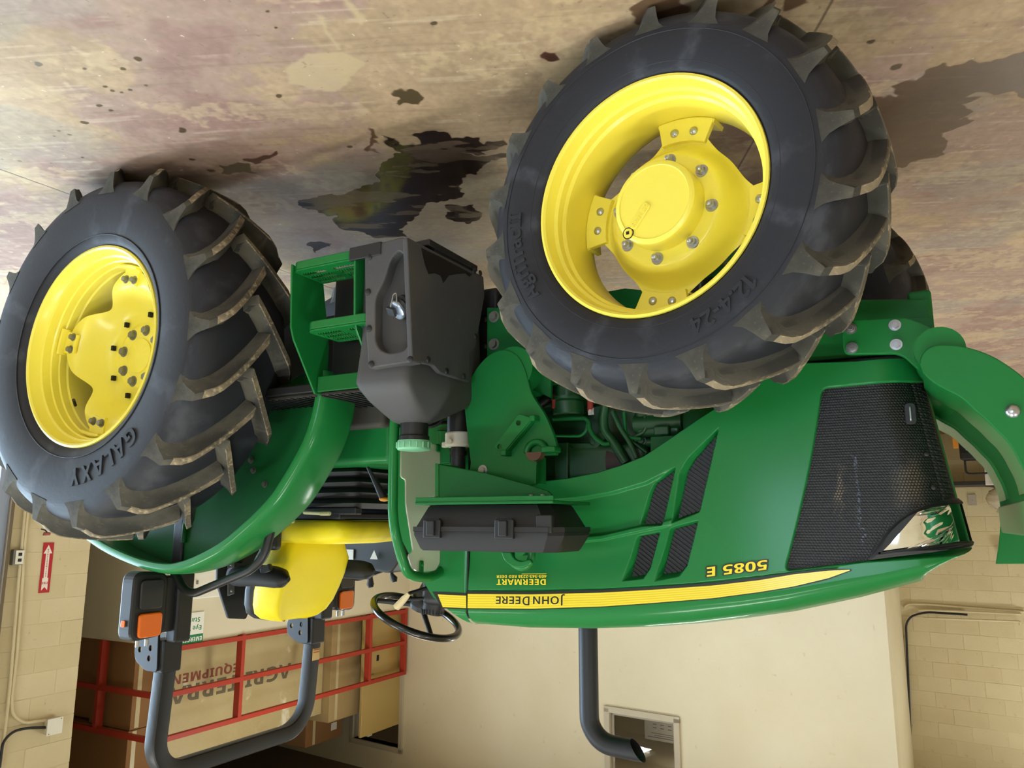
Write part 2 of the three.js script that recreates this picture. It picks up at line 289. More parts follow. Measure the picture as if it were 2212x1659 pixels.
    for (let n = 0; n < pools.length; n++) {
      const q = pools[n];
      if (x < q.b[0] || x > q.b[1] || z < q.b[2] || z > q.b[3]) continue;
      const d = signed(x + .045 * vn(x * 14, z * 14, 4) + .02 * vn(x * 45, z * 45, 6), z + .03 * vn(x * 14, z * 14, 14) + .016 * vn(x * 45, z * 45, 16), q.p);
      let t = sstep(-.003, .006, d);
      if (t <= 0) continue;
      if (q.holes) t *= 1 - .55 * sstep(.03, .14, fbm(al * 5, ac * 14, 30, 5));
      c[0] *= 1 - .45 * t; c[1] *= 1 - .5 * t; c[2] *= 1 - .54 * t;
      blend(q.c, q.dens * t); rough = lerp(rough, q.rough, t); bump = lerp(bump, .45, .7 * t);
    }
    for (let n = 0; n < joints.length; n++) { const q = joints[n], d = Math.abs((x - q[0]) * q[3] - (z - q[1]) * q[2]) + .002 * mid; if (d < .012) { blend(spot, .55 * sstep(.0055, .002, d)); bump = lerp(bump, 0, sstep(.005, .002, d)); } }
    for (let n = 0; n < drops.length; n++) {
      const q = drops[n];
      const p = q[0], r = q[1], dx = x - p[0], dz = z - p[1];
      if (dx > r * 2 || dx < -r * 2 || dz > r * 2 || dz < -r * 2) continue;
      const t = sstep(r * .62, r * .45, Math.sqrt(dx * dx + dz * dz * 1.7) + r * .5 * vn(x * 60, z * 60, 3));
      blend(oil, .8 * t); rough = lerp(rough, .35, t);
    }
    for (let k = 0; k < 3; k++) { colD[o + k] = 255 * clamp(c[k]); rghD[o + k] = 255 * clamp(rough); bmpD[o + k] = 255 * clamp(bump); }
    colD[o + 3] = rghD[o + 3] = bmpD[o + 3] = 255;
  }
  for (let j = 0; j < N; j++) for (let i = 0; i < N; i++) texel(X0 + S * (i + .5) / N, Z0 + S * (j + .5) / N, (j * N + i) * 4);
  const T = (d, srgb) => { const t = new THREE.DataTexture(d, N, N); t.wrapS = t.wrapT = THREE.MirroredRepeatWrapping; t.magFilter = THREE.LinearFilter; t.colorSpace = srgb ? THREE.SRGBColorSpace : THREE.NoColorSpace; t.needsUpdate = true; t.repeat.set(1 / S, 1 / S); t.offset.set(-X0 / S, -Z0 / S); return t; };
  return [T(colD, true), T(rghD), T(bmpD)];
}
{
  const [map, roughnessMap, bumpMap] = floorTextures(1792, 6, -4.2, -3.9);
  M.floor = std(0xffffff, { map, roughnessMap, roughness: 1, bumpMap, bumpScale: .004 });
  struct(mesh('floor', box(-8, 9.9, -.2, 0, -10.4, 7.2), M.floor), 'worn painted concrete floor with wet patches');
}
M.cream = std(0xffffff, { roughness: .78, map: scaled(tex(1024, (u, v) => { const d = wrapN(u, v, 4, 5, 40), s = sstep(.3, .5, wrapN(u, v, 26, 3, 41)); return mixc(mixc(hex(0xe0d6ba), hex(0xd6c9a8), clamp(.5 + d)), hex(0xb5a17c), s * .35); }), .4), bumpMap: scaled(grainFine, 2), bumpScale: .0005 });
M.creamBlock = std(0xffffff, { roughness: .8, map: scaled(tex(1024, (u, v) => { const d = wrapN(u, v, 5, 5, 44), s = sstep(.32, .5, wrapN(u, v, 30, 3, 45)); return mixc(mixc(hex(0xddd0ac), hex(0xcfbf98), clamp(.5 + d)), hex(0x9d8a68), s * .4); }), .5), bumpMap: scaled(grain, 3), bumpScale: .002 });
M.trim = std(0xbdb29a, { roughness: .6 });
M.deck = std(0x7d6a55, { roughness: .85 });
M.card = std(0xffffff, { roughness: .85, map: scaled(tex(512, (u, v) => mixc(hex(0xb39a6c), hex(0xa58b5e), clamp(.5 + wrapN(u, v, 4, 4, 50)))), .8) });
M.cardDark = std(0x8f673e, { roughness: .88, bumpMap: scaled(grain, 1), bumpScale: .0005 });

// ---------------------------------------------------------------- walls
// blocks: every block of a wall its own mesh (child of the wall), joints recessed; corner given, run along +z (turn = -90 degrees) or along local x
function blockWall(wall, L, y0, y1, bl, bh, depth, mat, skip) {
  const geos = [0, 1, 2].map((k) => new THREE.BoxGeometry(1, 1, 1)), cache = {};
  let row = 0;
  for (let y = y0; y < y1 - .02; y += bh, row++) {
    const h = Math.min(bh, y1 - y) - .0026;
    for (let s = -(row % 2) * bl / 2; s < L - .01; s += bl) {
      const a = Math.max(0, s) + .0013, b = Math.min(L, s + bl) - .0013;
      if (b - a < .03 || (skip && skip(a, b, y, y + h))) continue;
      const key = [(b - a).toFixed(3), h.toFixed(3), row % 3].join();
      if (!cache[key]) { const g = new RoundedBoxGeometry(b - a, h, .05, 1, .004); uvm(g); const uv = g.attributes.uv; for (let i = 0; i < uv.count; i++) uv.setXY(i, uv.getX(i) + row * .37 + s, uv.getY(i) + row * .61); cache[key] = g; }
      const m = mesh('block', cache[key], mat, wall); m.position.set((a + b) / 2, y + h / 2, depth - .025 + (rnd() - .5) * .003);
    }
  }
}
const TURN = 7.165 * R;
const onBack = (o) => { o.position.set(4.32, 0, -7); o.rotation.y = TURN; return o; };   // frame of the plain back wall: x along it, z out of it
// plain painted back wall of the inner room, with a door opening at the loft and a window
const winP = { x0: -4.335, x1: -3.405, y0: 3.56, y1: 4.72 };
onBack(struct(mesh('wall_back', plate([[-6.607, 0], [4.9, 0], [4.9, 4.95], [-6.607, 4.95]], -.14, 0, 0, [[[0, 2.62], [0, 4.56], [.94, 4.56], [.94, 2.62]], [[winP.x0, winP.y0], [winP.x0, winP.y1], [winP.x1, winP.y1], [winP.x1, winP.y0]]]), M.cream), 'smooth cream painted wall'));
onBack(struct(mesh('wall_return', plateY([[-6.607, -.141], [-6.28, -2.78], [-6.1, -2.78], [-6.43, -.141]], 0, 4.95, 0), M.cream), 'end face of the plain cream wall'));
{
  const w = onBack(struct(mesh('wall_block', box(-12.6, -6.2, 0, 4.95, -2.95, -2.753), M.creamBlock), 'cream painted concrete block wall'));
  const holder = group('block_course', w, -10.85, 0, 0); holder.userData.label = 'painted concrete blocks';
  blockWall(holder, 4.6, 0, 4.95, .37, .182, -2.75, M.creamBlock, (a, b, y) => a < 1.1);
}
// pier beside the overhead door (plane x = 4.15)
{
  const w = struct(mesh('wall_right', [box(4.153, 4.36, 0, 4.95, -1.885, -1.1), box(4.16, 4.36, 3.9, 4.95, -1.1, 3.2), box(4.16, 4.36, 0, 4.95, 3.2, 7.2)], M.creamBlock), 'cream painted block pier beside the overhead door');
  const holder = group('block_course', w, 4.15, 0, -1.89); holder.rotation.y = -Math.PI / 2;
  blockWall(holder, .8, 0, 4.95, .405, .2032, 0, M.creamBlock);
}
struct(mesh('wall_front', plate([[-8.2, 0], [4.36, 0], [4.36, 4.95], [-8.2, 4.95]], 7.2, 7.4, 0, [[[-2.5, .7], [-2.5, 2.3], [-.9, 2.3], [-.9, .7]]]), M.cream), 'wall behind the viewer with a bright window');
{ const w = group('window_2'); struct(w, 'window in the wall behind the viewer'); mesh('pane', box(-2.5, -.9, .7, 2.3, 7.29, 7.296), M.clear, w); for (const [a, b, c, d] of [[-2.5, -.9, .7, .76], [-2.5, -.9, 2.24, 2.3], [-2.5, -2.44, .76, 2.24], [-.96, -.9, .76, 2.24], [-1.73, -1.67, .76, 2.24]]) mesh('frame', box(a, b, c, d, 7.26, 7.33), M.trim, w); }
struct(mesh('pavement', box(-12, 9, -.25, -.02, 7.4, 30), std(0x8f9294, { roughness: .9 })), 'yard behind the window');
struct(mesh('wall_left', box(-8.2, -8, 0, 4.95, -10.4, 7.2), M.creamBlock), 'far left wall');
struct(mesh('ceiling', box(-8.2, 4.16, 4.95, 5.15, -10.4, 7.4), std(0xcfc6b2, { roughness: .9 })), 'ceiling deck');
struct(mesh('ceiling_loft', box(4.16, 9.9, 4.95, 5.15, -10.4, -1.1), M.deck), 'dark ceiling deck over the loft');
struct(mesh('wall_loft_end', box(9.7, 9.9, 0, 4.95, -10.4, -1.1), M.deck), 'dark end wall of the loft');
struct(mesh('wall_loft_side', box(4.36, 9.9, 0, 4.95, -1.3, -1.1), M.cream), 'side wall of the recess');
onBack(struct(mesh('wall_room_back', [box(-6.1, 5.5, 0, 4.95, -2.6, -2.5), box(-.3, -.2, 2.6, 4.95, -2.5, -.14)], M.cream), 'inside wall of the room'));
struct(mesh('pavement', box(9.9, 30, -.25, -.02, -15, 20), std(0x8f9294, { roughness: .9 })), 'concrete yard outside the overhead door');
struct(mesh('pavement', box(4.36, 9.9, -.02, 0.001, -1.1, 7.2), std(0x8f9294, { roughness: .9 })), 'concrete apron outside the overhead door');

// office box under the loft
struct(mesh('wall_office', [box(4.2, 9.7, 0, 2.6, -2.92, -2.8), box(4.2, 4.32, 0, 2.6, -7, -2.92)], std(0xd8ceb4, { roughness: .8 })), 'plain cream office wall under the loft');
struct(mesh('floor_loft', box(4.32, 9.7, 2.48, 2.6, -7.6, -2.92), std(0x8a7a62, { roughness: .85 })), 'loft floor above the office');
// overhead door jamb
{
  const j = group('door_frame', null, 4.15, 0, -1.05); struct(j, 'pale steel jamb of the overhead door');
  mesh('jamb', rbox(.14, 3.9, .1, .02, 1.95, .0, .006), std(0x9aa6bd, { roughness: .5, metalness: .2 }), j);
  mesh('angle_iron', rbox(.06, 3.9, .03, -.06, 1.95, -.06, .004), std(0x6b5d48, { roughness: .6 }), j);
}

// window in the back wall
{
  const w = onBack(group('window_1')); onBack(w); struct(w, 'window of the upstairs room with a pale frame');
  const { x0, x1, y0, y1 } = winP, t = .07;
  mesh('frame', [rbox(x1 - x0 + 2 * .02, t, .05, (x0 + x1) / 2, y0 + t / 2 - .02, .01), rbox(x1 - x0 + .04, t, .05, (x0 + x1) / 2, y1 - t / 2 + .02, .01), rbox(t, y1 - y0, .05, x0 + t / 2 - .02, (y0 + y1) / 2, .01), rbox(t, y1 - y0, .05, x1 - t / 2 + .02, (y0 + y1) / 2, .01)], M.trim, w);
  mesh('sash', [rbox(x1 - x0 - .1, .03, .03, (x0 + x1) / 2, y0 + .065, -.03), rbox(.03, y1 - y0 - .1, .03, x0 + .065, (y0 + y1) / 2, -.03), rbox(.03, y1 - y0 - .1, .03, x1 - .065, (y0 + y1) / 2, -.03)], std(0x9b917d, { roughness: .5 }), w);
  mesh('pane', box(x0 + .05, x1 - .05, y0 + .05, y1 - .05, -.05, -.046), M.clear, w);
  const soffit = struct(onBack(mesh('ceiling_room', box(-6.1, -.3, 4.5, 4.6, -2.5, -.14), M.cream)), 'ceiling of the upstairs room');
  struct(onBack(mesh('floor_room', box(-6.1, -.3, 2.5, 2.6, -2.5, -.14), M.trim)), 'floor of the upstairs room');
  struct(onBack(mesh('wall_room_side', box(-6.15, -6.1, 2.5, 4.6, -2.5, -.14), M.cream)), 'side wall of the upstairs room');
}


// ---------------------------------------------------------------- ceiling lamps: each a fitting with two glowing tubes and a light of their size; the last two added to brighten the back walls
{
  const glow = new THREE.MeshStandardMaterial({ color: 0xffffff, emissive: new THREE.Color(1, .93, .8), emissiveIntensity: 5 });
  for (const [x, z] of [[-5.2, 2.0], [-1.9, 2.0], [1.6, 2.0], [-5.2, 4.4], [-1.9, 4.4], [1.6, 4.4], [-5.2, -4.4], [-1.0, -4.2], [2.6, -4.2], [-4.6, -7.2]]) {
    const g = group('fluorescent_light', null, x, 4.78, z);
    tag(g, 'long ceiling lamp with two bright tubes in a white tray', 'lamp', 'ceiling lamps over the bay');
    mesh('tray', [rbox(1.3, .03, .3, 0, .05, 0), rbox(1.3, .06, .015, 0, .03, .145), rbox(1.3, .06, .015, 0, .03, -.145)], M.white, g);
    for (const s of [-1, 1]) mesh('tube', rod([-.6, .0, s * .06], [.6, .0, s * .06], .016), glow, g);
    mesh('hanger', [rod([-.5, .06, 0], [-.5, .17, 0], .006), rod([.5, .06, 0], [.5, .17, 0], .006)], M.steelDull, g);
    const l = new THREE.RectAreaLight(LAMP.color, LAMP.power, 1.2, .26);
    l.position.set(0, -.03, 0); l.rotation.x = -Math.PI / 2; g.add(l);
  }
}

// ---------------------------------------------------------------- upstairs room seen through the window
{
  const g = onBack(group('fluorescent_light')); tag(g, 'bright white tube lamp inside the upstairs window', 'lamp');
  const a = [-2.821,4.244], b = [-3.804,4.188];
  const y = (a[1] + b[1]) / 2;
  mesh('tube', rbox(1.5, .075, .06, -4.55, y, -1.3, .02), new THREE.MeshStandardMaterial({ color: 0xffffff, emissive: new THREE.Color(1, .95, .86), emissiveIntensity: 1.6 }), g);
  const l = new THREE.RectAreaLight(new THREE.Color(1, .93, .8), 14, 1.5, .1); l.position.set(-4.55, y, -1.25); l.rotation.y = 0; l.rotateY(Math.PI); l.rotateY(Math.PI); g.add(l);
  const p = onBack(group('notice')); tag(p, 'white printed sheet on the wall behind the upstairs window', 'notice');
  const c = document.createElement('canvas'); c.width = 256; c.height = 128; const x = c.getContext('2d');
  x.fillStyle = '#e8e6e0'; x.fillRect(0, 0, 256, 128); x.fillStyle = '#8d8d90';
  for (let r = 0; r < 3; r++) for (let k = 0; k < 7; k++) x.fillRect(30 + k * 30, 66 + r * 20, 14, 5);
  x.fillStyle = '#777b84'; x.fillRect(10, 12, 236, 4); x.fillRect(40, 24, 180, 3); x.fillRect(20, 36, 210, 3);
  const t = new THREE.CanvasTexture(c); t.colorSpace = THREE.SRGBColorSpace;
  const q = [[-3.064,4.065],[-3.527,4.28]], w = Math.abs(q[0][0] - q[1][0]) + .5, h = Math.abs(q[0][1] - q[1][1]) + .08;
  const pl = new THREE.PlaneGeometry(w, h); pl.translate(0, 0, .006);
  mesh('sheet', pl, std(0xffffff, { map: t }), p).position.set(q[0][0] - w / 2, (q[0][1] + q[1][1]) / 2, -1.72);
  mesh('board', rbox(w + .02, h + .02, .01), M.white, p).position.set(q[0][0] - w / 2, (q[0][1] + q[1][1]) / 2, -1.72);
  const cab = onBack(mesh('cupboard', rbox(1.6, 1.35, .5, -4.6, 3.275, -2.02), M.cream)); tag(cab, 'pale cupboard under the notice in the upstairs room', 'cupboard');
}

// ---------------------------------------------------------------- loft railing of red square tube
{
  const g = group('railing', null, 4.2, 2.6, -2.8); tag(g, 'red square tube guard railing round the loft edge', 'railing');
  const T = .052;
  const levels = [.04, .48, .9];
  for (const y of levels) mesh('rail', rbox(T, T, 4.06, 0, y, -2.05), M.red, g);
  for (const z of [-.02, [-3.836,2.851][0] + 2.8, [-4.933,3.172][0] + 2.8, [-6.097,3.294][0] + 2.8, -4.1]) mesh('post', rbox(.085, .925, .05, .018, .4635, z, .003), M.red, g);
  for (const y of levels.slice(1)) mesh('rail', rbox(3.6, T, T, 1.8, y, 0), M.red, g);
  for (const x of [.95, 2.0, 3.3]) mesh('post', rbox(.05, .925, .085, x, .4635, -.018, .003), M.red, g);
}
// ---------------------------------------------------------------- things on the loft
{
  const s = group('wrapped_sign', null, 4.62, 2.6, -4.44); tag(s, 'large plastic wrapped sign panel with faded grey and red lettering', 'sign');
  const wrap = phys(0xffffff, { roughness: .35, clearcoat: .5, clearcoatRoughness: .25, map: scaled(tex(512, (u, v) => { const k = sstep(.12, .2, Math.abs(wrapN(u * .6 + v * .4, v * .8, 7, 4, 60))), d = wrapN(u, v, 5, 4, 61), w = sstep(.22, .4, wrapN(u + v * .3, v - u * .3, 10, 4, 62)); return mixc(mixc(hex(0xc6b488), hex(0xb5a172), clamp(.5 + d)), hex(0xefe8d4), .85 * w); }), .55), bumpMap: scaled(patchy, 1), bumpScale: .012 });  // pale patches in the map are glints painted onto the plastic
  mesh('panel', uvm(new RoundedBoxGeometry(.06, 1.26, 2.44, 2, .01).translate(.03, .63, 0)), wrap, s);
  const word = (txt, color, z0, z1, y0, y1) => {
    const geo = new TextGeometry(txt, { font, size: 1, depth: .03, curveSegments: 4, bevelEnabled: false }); geo.computeBoundingBox(); const b = geo.boundingBox;
    geo.translate(-b.min.x, -b.min.y, 0).scale((z1 - z0) / (b.max.x - b.min.x), (y1 - y0) / (b.max.y - b.min.y), .1).rotateY(-Math.PI / 2).translate(0, y0, z0);
    return geo;
  };
  const A = [[-5.051,3.299],[-5.038,3.124]], Z = [[-3.266,3.281],[-3.251,3.123]], E = [[-4.185,3.091],[-4.176,2.975]], N = [[-3.168,3.095],[-3.159,2.995]];
  const y = (q) => q - 2.6, z = (q) => q + 4.44;
  const grey = std(0x6b614c, { roughness: .5 }), dred = std(0x8a4636, { roughness: .5 });
  mesh('lettering', word('AGRI TERRA', 0, z(A[0][0]), z(Z[0][0]), y(Math.min(A[1][1], Z[1][1])), y(Math.max(A[0][1], Z[0][1]))).translate(-.001, 0, 0), grey, s);
  mesh('lettering', word('EQUIPMENT', 0, z(E[0][0]), z(N[0][0]), y(Math.min(E[1][1], N[1][1])), y(Math.max(E[0][1], N[0][1]))).translate(-.001, 0, 0), dred, s);
  mesh('batten', rbox(.05, .06, .5, .03, 1.29, .9), M.white, s);

  const carton = (name, label, x, y, z, w, h, d, mat) => {
    const g = group(name, null, x, y, z); tag(g, label, 'box');
    mesh('body', uvm(new RoundedBoxGeometry(w, h, d, 2, .006).translate(w / 2, h / 2, 0)), mat, g);
    mesh('tape', rbox(.002, h * .98, .05, -.0008, h / 2, d * .28, .0009), std(0xc8b990, { roughness: .3 }), g);
    mesh('flap', [rbox(w * .98, .006, d * .485, w / 2, h + .003, d * .25), rbox(w * .98, .006, d * .485, w / 2, h + .003, -d * .25)], mat, g);
    return g;
  };
  carton('cardboard_box', 'tall tan cardboard box beside the wrapped sign on the loft', 4.5, 2.6, -5.98, .5, 1.36, .62, M.card);
  const bx = carton('cardboard_box', 'brown cardboard box with white labels on top of the loft stack', 5.05, 3.985, -6.22, .5, .4, .74, M.cardDark);
  for (const [yy, zz] of [[.1, -.2], [.24, -.2]]) mesh('label', rbox(.002, .1, .12, -.001, yy, zz, .0009), M.white, bx);
  carton('cardboard_box', 'plain brown cardboard box under the labelled box on the loft', 5.05, 2.6, -6.22, .6, 1.375, .8, M.cardDark);
  carton('cardboard_box', 'big brown cardboard box behind the front loft railing', 4.74, 2.6, -3.07, .68, .88, .34, M.cardDark);
  carton('cardboard_box', 'brown cardboard box stacked highest behind the front railing', 4.76, 3.495, -3.07, 1.3, .95, .34, M.cardDark);
  carton('cardboard_box', 'brown cardboard box at the far end of the front railing', 5.45, 2.6, -3.26, 1.1, .86, .6, M.cardDark);

  const roll = group('carpet_roll', null, 4.42, 2.6, -6.46); tag(roll, 'stained upright roll bound with black tape beside the loft door', 'roll');
  mesh('roll_body', rod([.0, 0, 0], [0, .62, .02], .1, .1, 24), std(0xffffff, { roughness: .9, map: scaled(tex(256, (u, v) => mixc(hex(0x9a8468), hex(0x4d3b2c), sstep(.05, .35, wrapN(u, v, 4, 4, 70)))), 1, 1) }), roll);
  mesh('tape_band', rod([0, .6, .02], [0, .68, .022], .104, .104, 24), M.dark, roll);
  const foam = group('foam_strip', null, 4.56, 2.6, -6.74); tag(foam, 'white foam strips standing behind the upright roll', 'foam');
  mesh('strip', [rbox(.05, 1.75, .09, .03, .875, .1), rbox(.05, 1.72, .05, .05, .86, .0)], std(0xd9d2c0, { roughness: .7 }), foam);
}
// loft door, standing open
{
  const d = onBack(group('door_1')); struct(d, 'glossy tan door standing open at the loft');
  mesh('door_frame', [rbox(.07, 2.02, .18, -.035, 3.61, -.06), rbox(.07, 2.02, .18, .975, 3.61, -.06), rbox(1.08, .07, .18, .47, 4.595, -.06)], M.trim, d);
  const leaf = group('door_leaf', d, .02, 2.63, 0); leaf.rotation.y = -TURN;
  mesh('slab', rbox(.04, 1.6, .86, 0, .8, .45, .004), phys(0xb59a5a, { roughness: .22, clearcoat: .8, clearcoatRoughness: .1 }), leaf);
  mesh('handle', [rod([-.02, .8, .8], [-.06, .8, .8], .012), rod([-.06, .8, .8], [-.06, .8, .7], .009)], M.steelDull, leaf);
}

{   // unseen lamp added to brighten the passage behind the loft door
  const g = onBack(group('fluorescent_light')); tag(g, 'unseen added lamp that brightens the passage behind the tan loft door', 'lamp');
  mesh('tray', rbox(.9, .04, .2, .5, 4.88, -1.3), M.white, g); mesh('tube', rod([.1, 4.84, -1.3], [.9, 4.84, -1.3], .016), new THREE.MeshStandardMaterial({ color: 0xffffff, emissive: new THREE.Color(1, .95, .86), emissiveIntensity: 3 }), g);
  const l = new THREE.RectAreaLight(new THREE.Color(1, .95, .85), 12, .8, .15); l.position.set(.5, 4.81, -1.3); l.rotation.x = -Math.PI / 2; g.add(l);
}
// ---------------------------------------------------------------- office wall: eye wash sign, cabinet
function canvasTex(w, h, draw) { const c = document.createElement('canvas'); c.width = w; c.height = h; draw(c.getContext('2d'), w, h); const t = new THREE.CanvasTexture(c); t.colorSpace = THREE.SRGBColorSpace; return t; }
{
  const q = [[-3.273,2.62],[-2.969,2.582],[-3.27,2.317],[-2.96,2.302]], z0 = q[0][0], z1 = q[1][0] + .05, y0 = Math.min(q[2][1], q[3][1]), y1 = q[0][1];
  const s = group('sign', null, 4.19, (y0 + y1) / 2, (z0 + z1) / 2 ); tag(s, 'green and white emergency eye wash sign on the office wall', 'sign');
  const t = canvasTex(512, 512, (x, w, h) => {
    x.fillStyle = '#e9e8df'; x.fillRect(0, 0, w, h); x.fillStyle = '#157a4c'; x.fillRect(0, 0, w, h * .3);
    x.fillStyle = '#f2f2ea'; x.font = 'bold 96px sans-serif'; x.textBaseline = 'middle'; x.save(); x.translate(14, h * .155); x.scale(484 / x.measureText('EMERGENCY').width, 1); x.fillText('EMERGENCY', 0, 0); x.restore();
    x.fillStyle = '#157a4c'; x.font = 'bold 104px sans-serif'; x.fillText('Eye Wash', 30, h * .5); x.fillText('Station', 70, h * .76);
  });
  mesh('plate', rbox(.006, y1 - y0, z1 - z0, .003, 0, 0, .001), M.white, s);
  mesh('print', new THREE.PlaneGeometry(z1 - z0, y1 - y0).rotateY(-Math.PI / 2).translate(-.001, 0, 0), std(0xffffff, { map: t, roughness: .5 }), s);
  const c = group('wall_cabinet', null, 4.2, 1.98, -3.2); tag(c, 'white first aid cabinet under the eye wash sign', 'cabinet');
  mesh('body', rbox(.14, .34, .42, -.07, 0, 0, .006), M.white, c); mesh('door', rbox(.012, .32, .4, -.146, 0, 0, .004), M.white, c); mesh('latch', rbox(.015, .04, .02, -.157, 0, .17, .003), M.steelDull, c);
}
// ---------------------------------------------------------------- pier: sign, conduits, boxes
{
  const q = [[-1.476,1.976],[-1.519,1.547]], z = (q[0][0] + q[1][0]) / 2, y0 = q[1][1], y1 = q[0][1];
  const s = group('sign', null, 4.146, 0, 0); tag(s, 'red fire extinguisher arrow sign on the block pier', 'sign');
  const t = canvasTex(128, 512, (x, w, h) => {
    x.fillStyle = '#b5202a'; x.fillRect(0, 0, w, h); x.fillStyle = '#efe9df';
    x.beginPath(); x.moveTo(28, 24); x.lineTo(64, 58); x.lineTo(100, 24); x.lineTo(100, 150); x.lineTo(86, 150); x.lineTo(86, 400); x.lineTo(116, 400); x.lineTo(64, 490); x.lineTo(12, 400); x.lineTo(42, 400); x.lineTo(42, 150); x.lineTo(28, 150); x.closePath(); x.fill();
    x.fillStyle = '#b5202a'; x.font = 'bold 34px sans-serif'; x.textAlign = 'center'; x.textBaseline = 'middle'; x.fillText('FIRE', 64, 100); x.font = 'bold 27px sans-serif';
    [...'EXTINGUISHER'].forEach((ch, i) => x.fillText(ch, 64, 170 + i * 24.5));
  });
  const w = .095;
  s.position.set(4.146, (y0 + y1) / 2, z);
  mesh('plate', rbox(.003, y1 - y0, w, .0015, 0, 0, .001), M.red, s);
  mesh('print', new THREE.PlaneGeometry(w, y1 - y0).rotateY(-Math.PI / 2).translate(-.0008, 0, 0), std(0xffffff, { map: t, roughness: .45 }), s);
  const X = 4.125, pt = (p) => [X, p[1], p[0]];
  const c1 = [[-1.273,1.221],[-1.278,1.612],[-1.302,2.072],[-1.315,2.486],[-1.313,2.835],[-1.337,2.948],[-1.429,3.029],[-1.617,3.046]], c2 = [[-1.246,1.221],[-1.254,1.611],[-1.264,2.031],[-1.287,2.702],[-1.287,3.344]];
  const a = mesh('conduit', pipe(c1.map(pt), .012, .05), M.creamBlock); tag(a, 'painted conduit bending to the junction box on the block pier', 'conduit');
  const b = mesh('conduit', pipe(c2.map(pt), .012, .05), M.creamBlock); tag(b, 'straight painted conduit nearest the overhead door', 'conduit');
  const k = [[-1.266,3.335],[-1.271,3.135],[-1.345,3.073],[-1.457,3.072],[-1.633,3.106]].map((p) => [4.11, p[1], p[0]]);
  const h = mesh('cable', pipe(k, .011, .06), M.black); tag(h, 'black cable curving into the junction box on the pier', 'cable');
  const j = [-1.676,3.101], jb = group('junction_box', null, 4.09, j[1], j[0]); tag(jb, 'white square junction box on the block pier', 'junction box');
  mesh('body', rbox(.06, .125, .125, .02, 0, 0, .008), M.trim, jb); mesh('cover', rbox(.008, .135, .135, -.014, 0, 0, .003), M.white, jb);
  for (const s2 of [-1, 1]) mesh('screw', bolt([-.018, s2 * .055, s2 * .05], [-1, 0, 0], .005, .003, true), M.steelDull, jb);
  const o = [-1.197,1.662], ob = group('wall_socket', null, 4.1, o[1], o[0]); tag(ob, 'pale double wall socket with grey box on the pier conduit', 'socket');
  mesh('body', rbox(.05, .13, .08, .02, 0, -.02, .006), M.steelDull, ob); mesh('cover', rbox(.008, .115, .07, -.01, 0, -.03, .003), M.white, ob);
  for (const s2 of [-1, 1]) mesh('socket', rbox(.004, .026, .03, -.0145, s2 * .024, -.03, .001), M.black, ob);
  const e = [-1.435,1.449], fe = group('hose_hook', null, 4.1, e[1], e[0]); tag(fe, 'small wall hook with a pink valve on the pier', 'hook');
  mesh('hook', pipe([[.04, .03, 0], [-.02, .03, 0], [-.03, -.01, .02], [-.02, -.02, .06]], .006, .02), M.black, fe); mesh('valve', rod([-.02, .02, -.02], [-.02, .02, .03], .014), std(0x9a4a44, { roughness: .5 }), fe);
}
// ---------------------------------------------------------------- block wall at the back: conduits and cable
{
  const L = (p, z) => [p[0], p[1], z];
  const up = onBack(mesh('cable', pipe([[-6.255,4.402],[-6.284,3.853],[-6.316,3.062],[-6.333,2.647],[-6.401,2.544],[-6.577,2.481],[-7.041,2.484]].map((p) => L(p, -2.72)), .013, .1), M.black)); tag(up, 'black cable running down the corner of the plain wall', 'cable');
  const c1 = onBack(mesh('conduit', pipe([[-6.502,2.461],[-6.635,2.452],[-7.609,2.439]].map((p) => L(p, -2.70)), .014, .05), M.creamBlock)); tag(c1, 'upper horizontal conduit on the back block wall', 'conduit');
  const c2 = onBack(mesh('conduit', pipe([[-6.326,2.443],[-6.373,2.394],[-6.588,2.387],[-7.64,2.41]].map((p) => L(p, -2.73)), .014, .05), M.creamBlock)); tag(c2, 'bent conduit at the plain wall corner on the block wall', 'conduit');
  const c3 = onBack(mesh('conduit', pipe([[-6.548,2.55],[-7.592,2.521],[-7.587,2.564]].map((p) => L(p, -2.66)), .013, .02), M.creamBlock)); tag(c3, 'lower conduit with an end fitting on the back block wall', 'conduit');
}
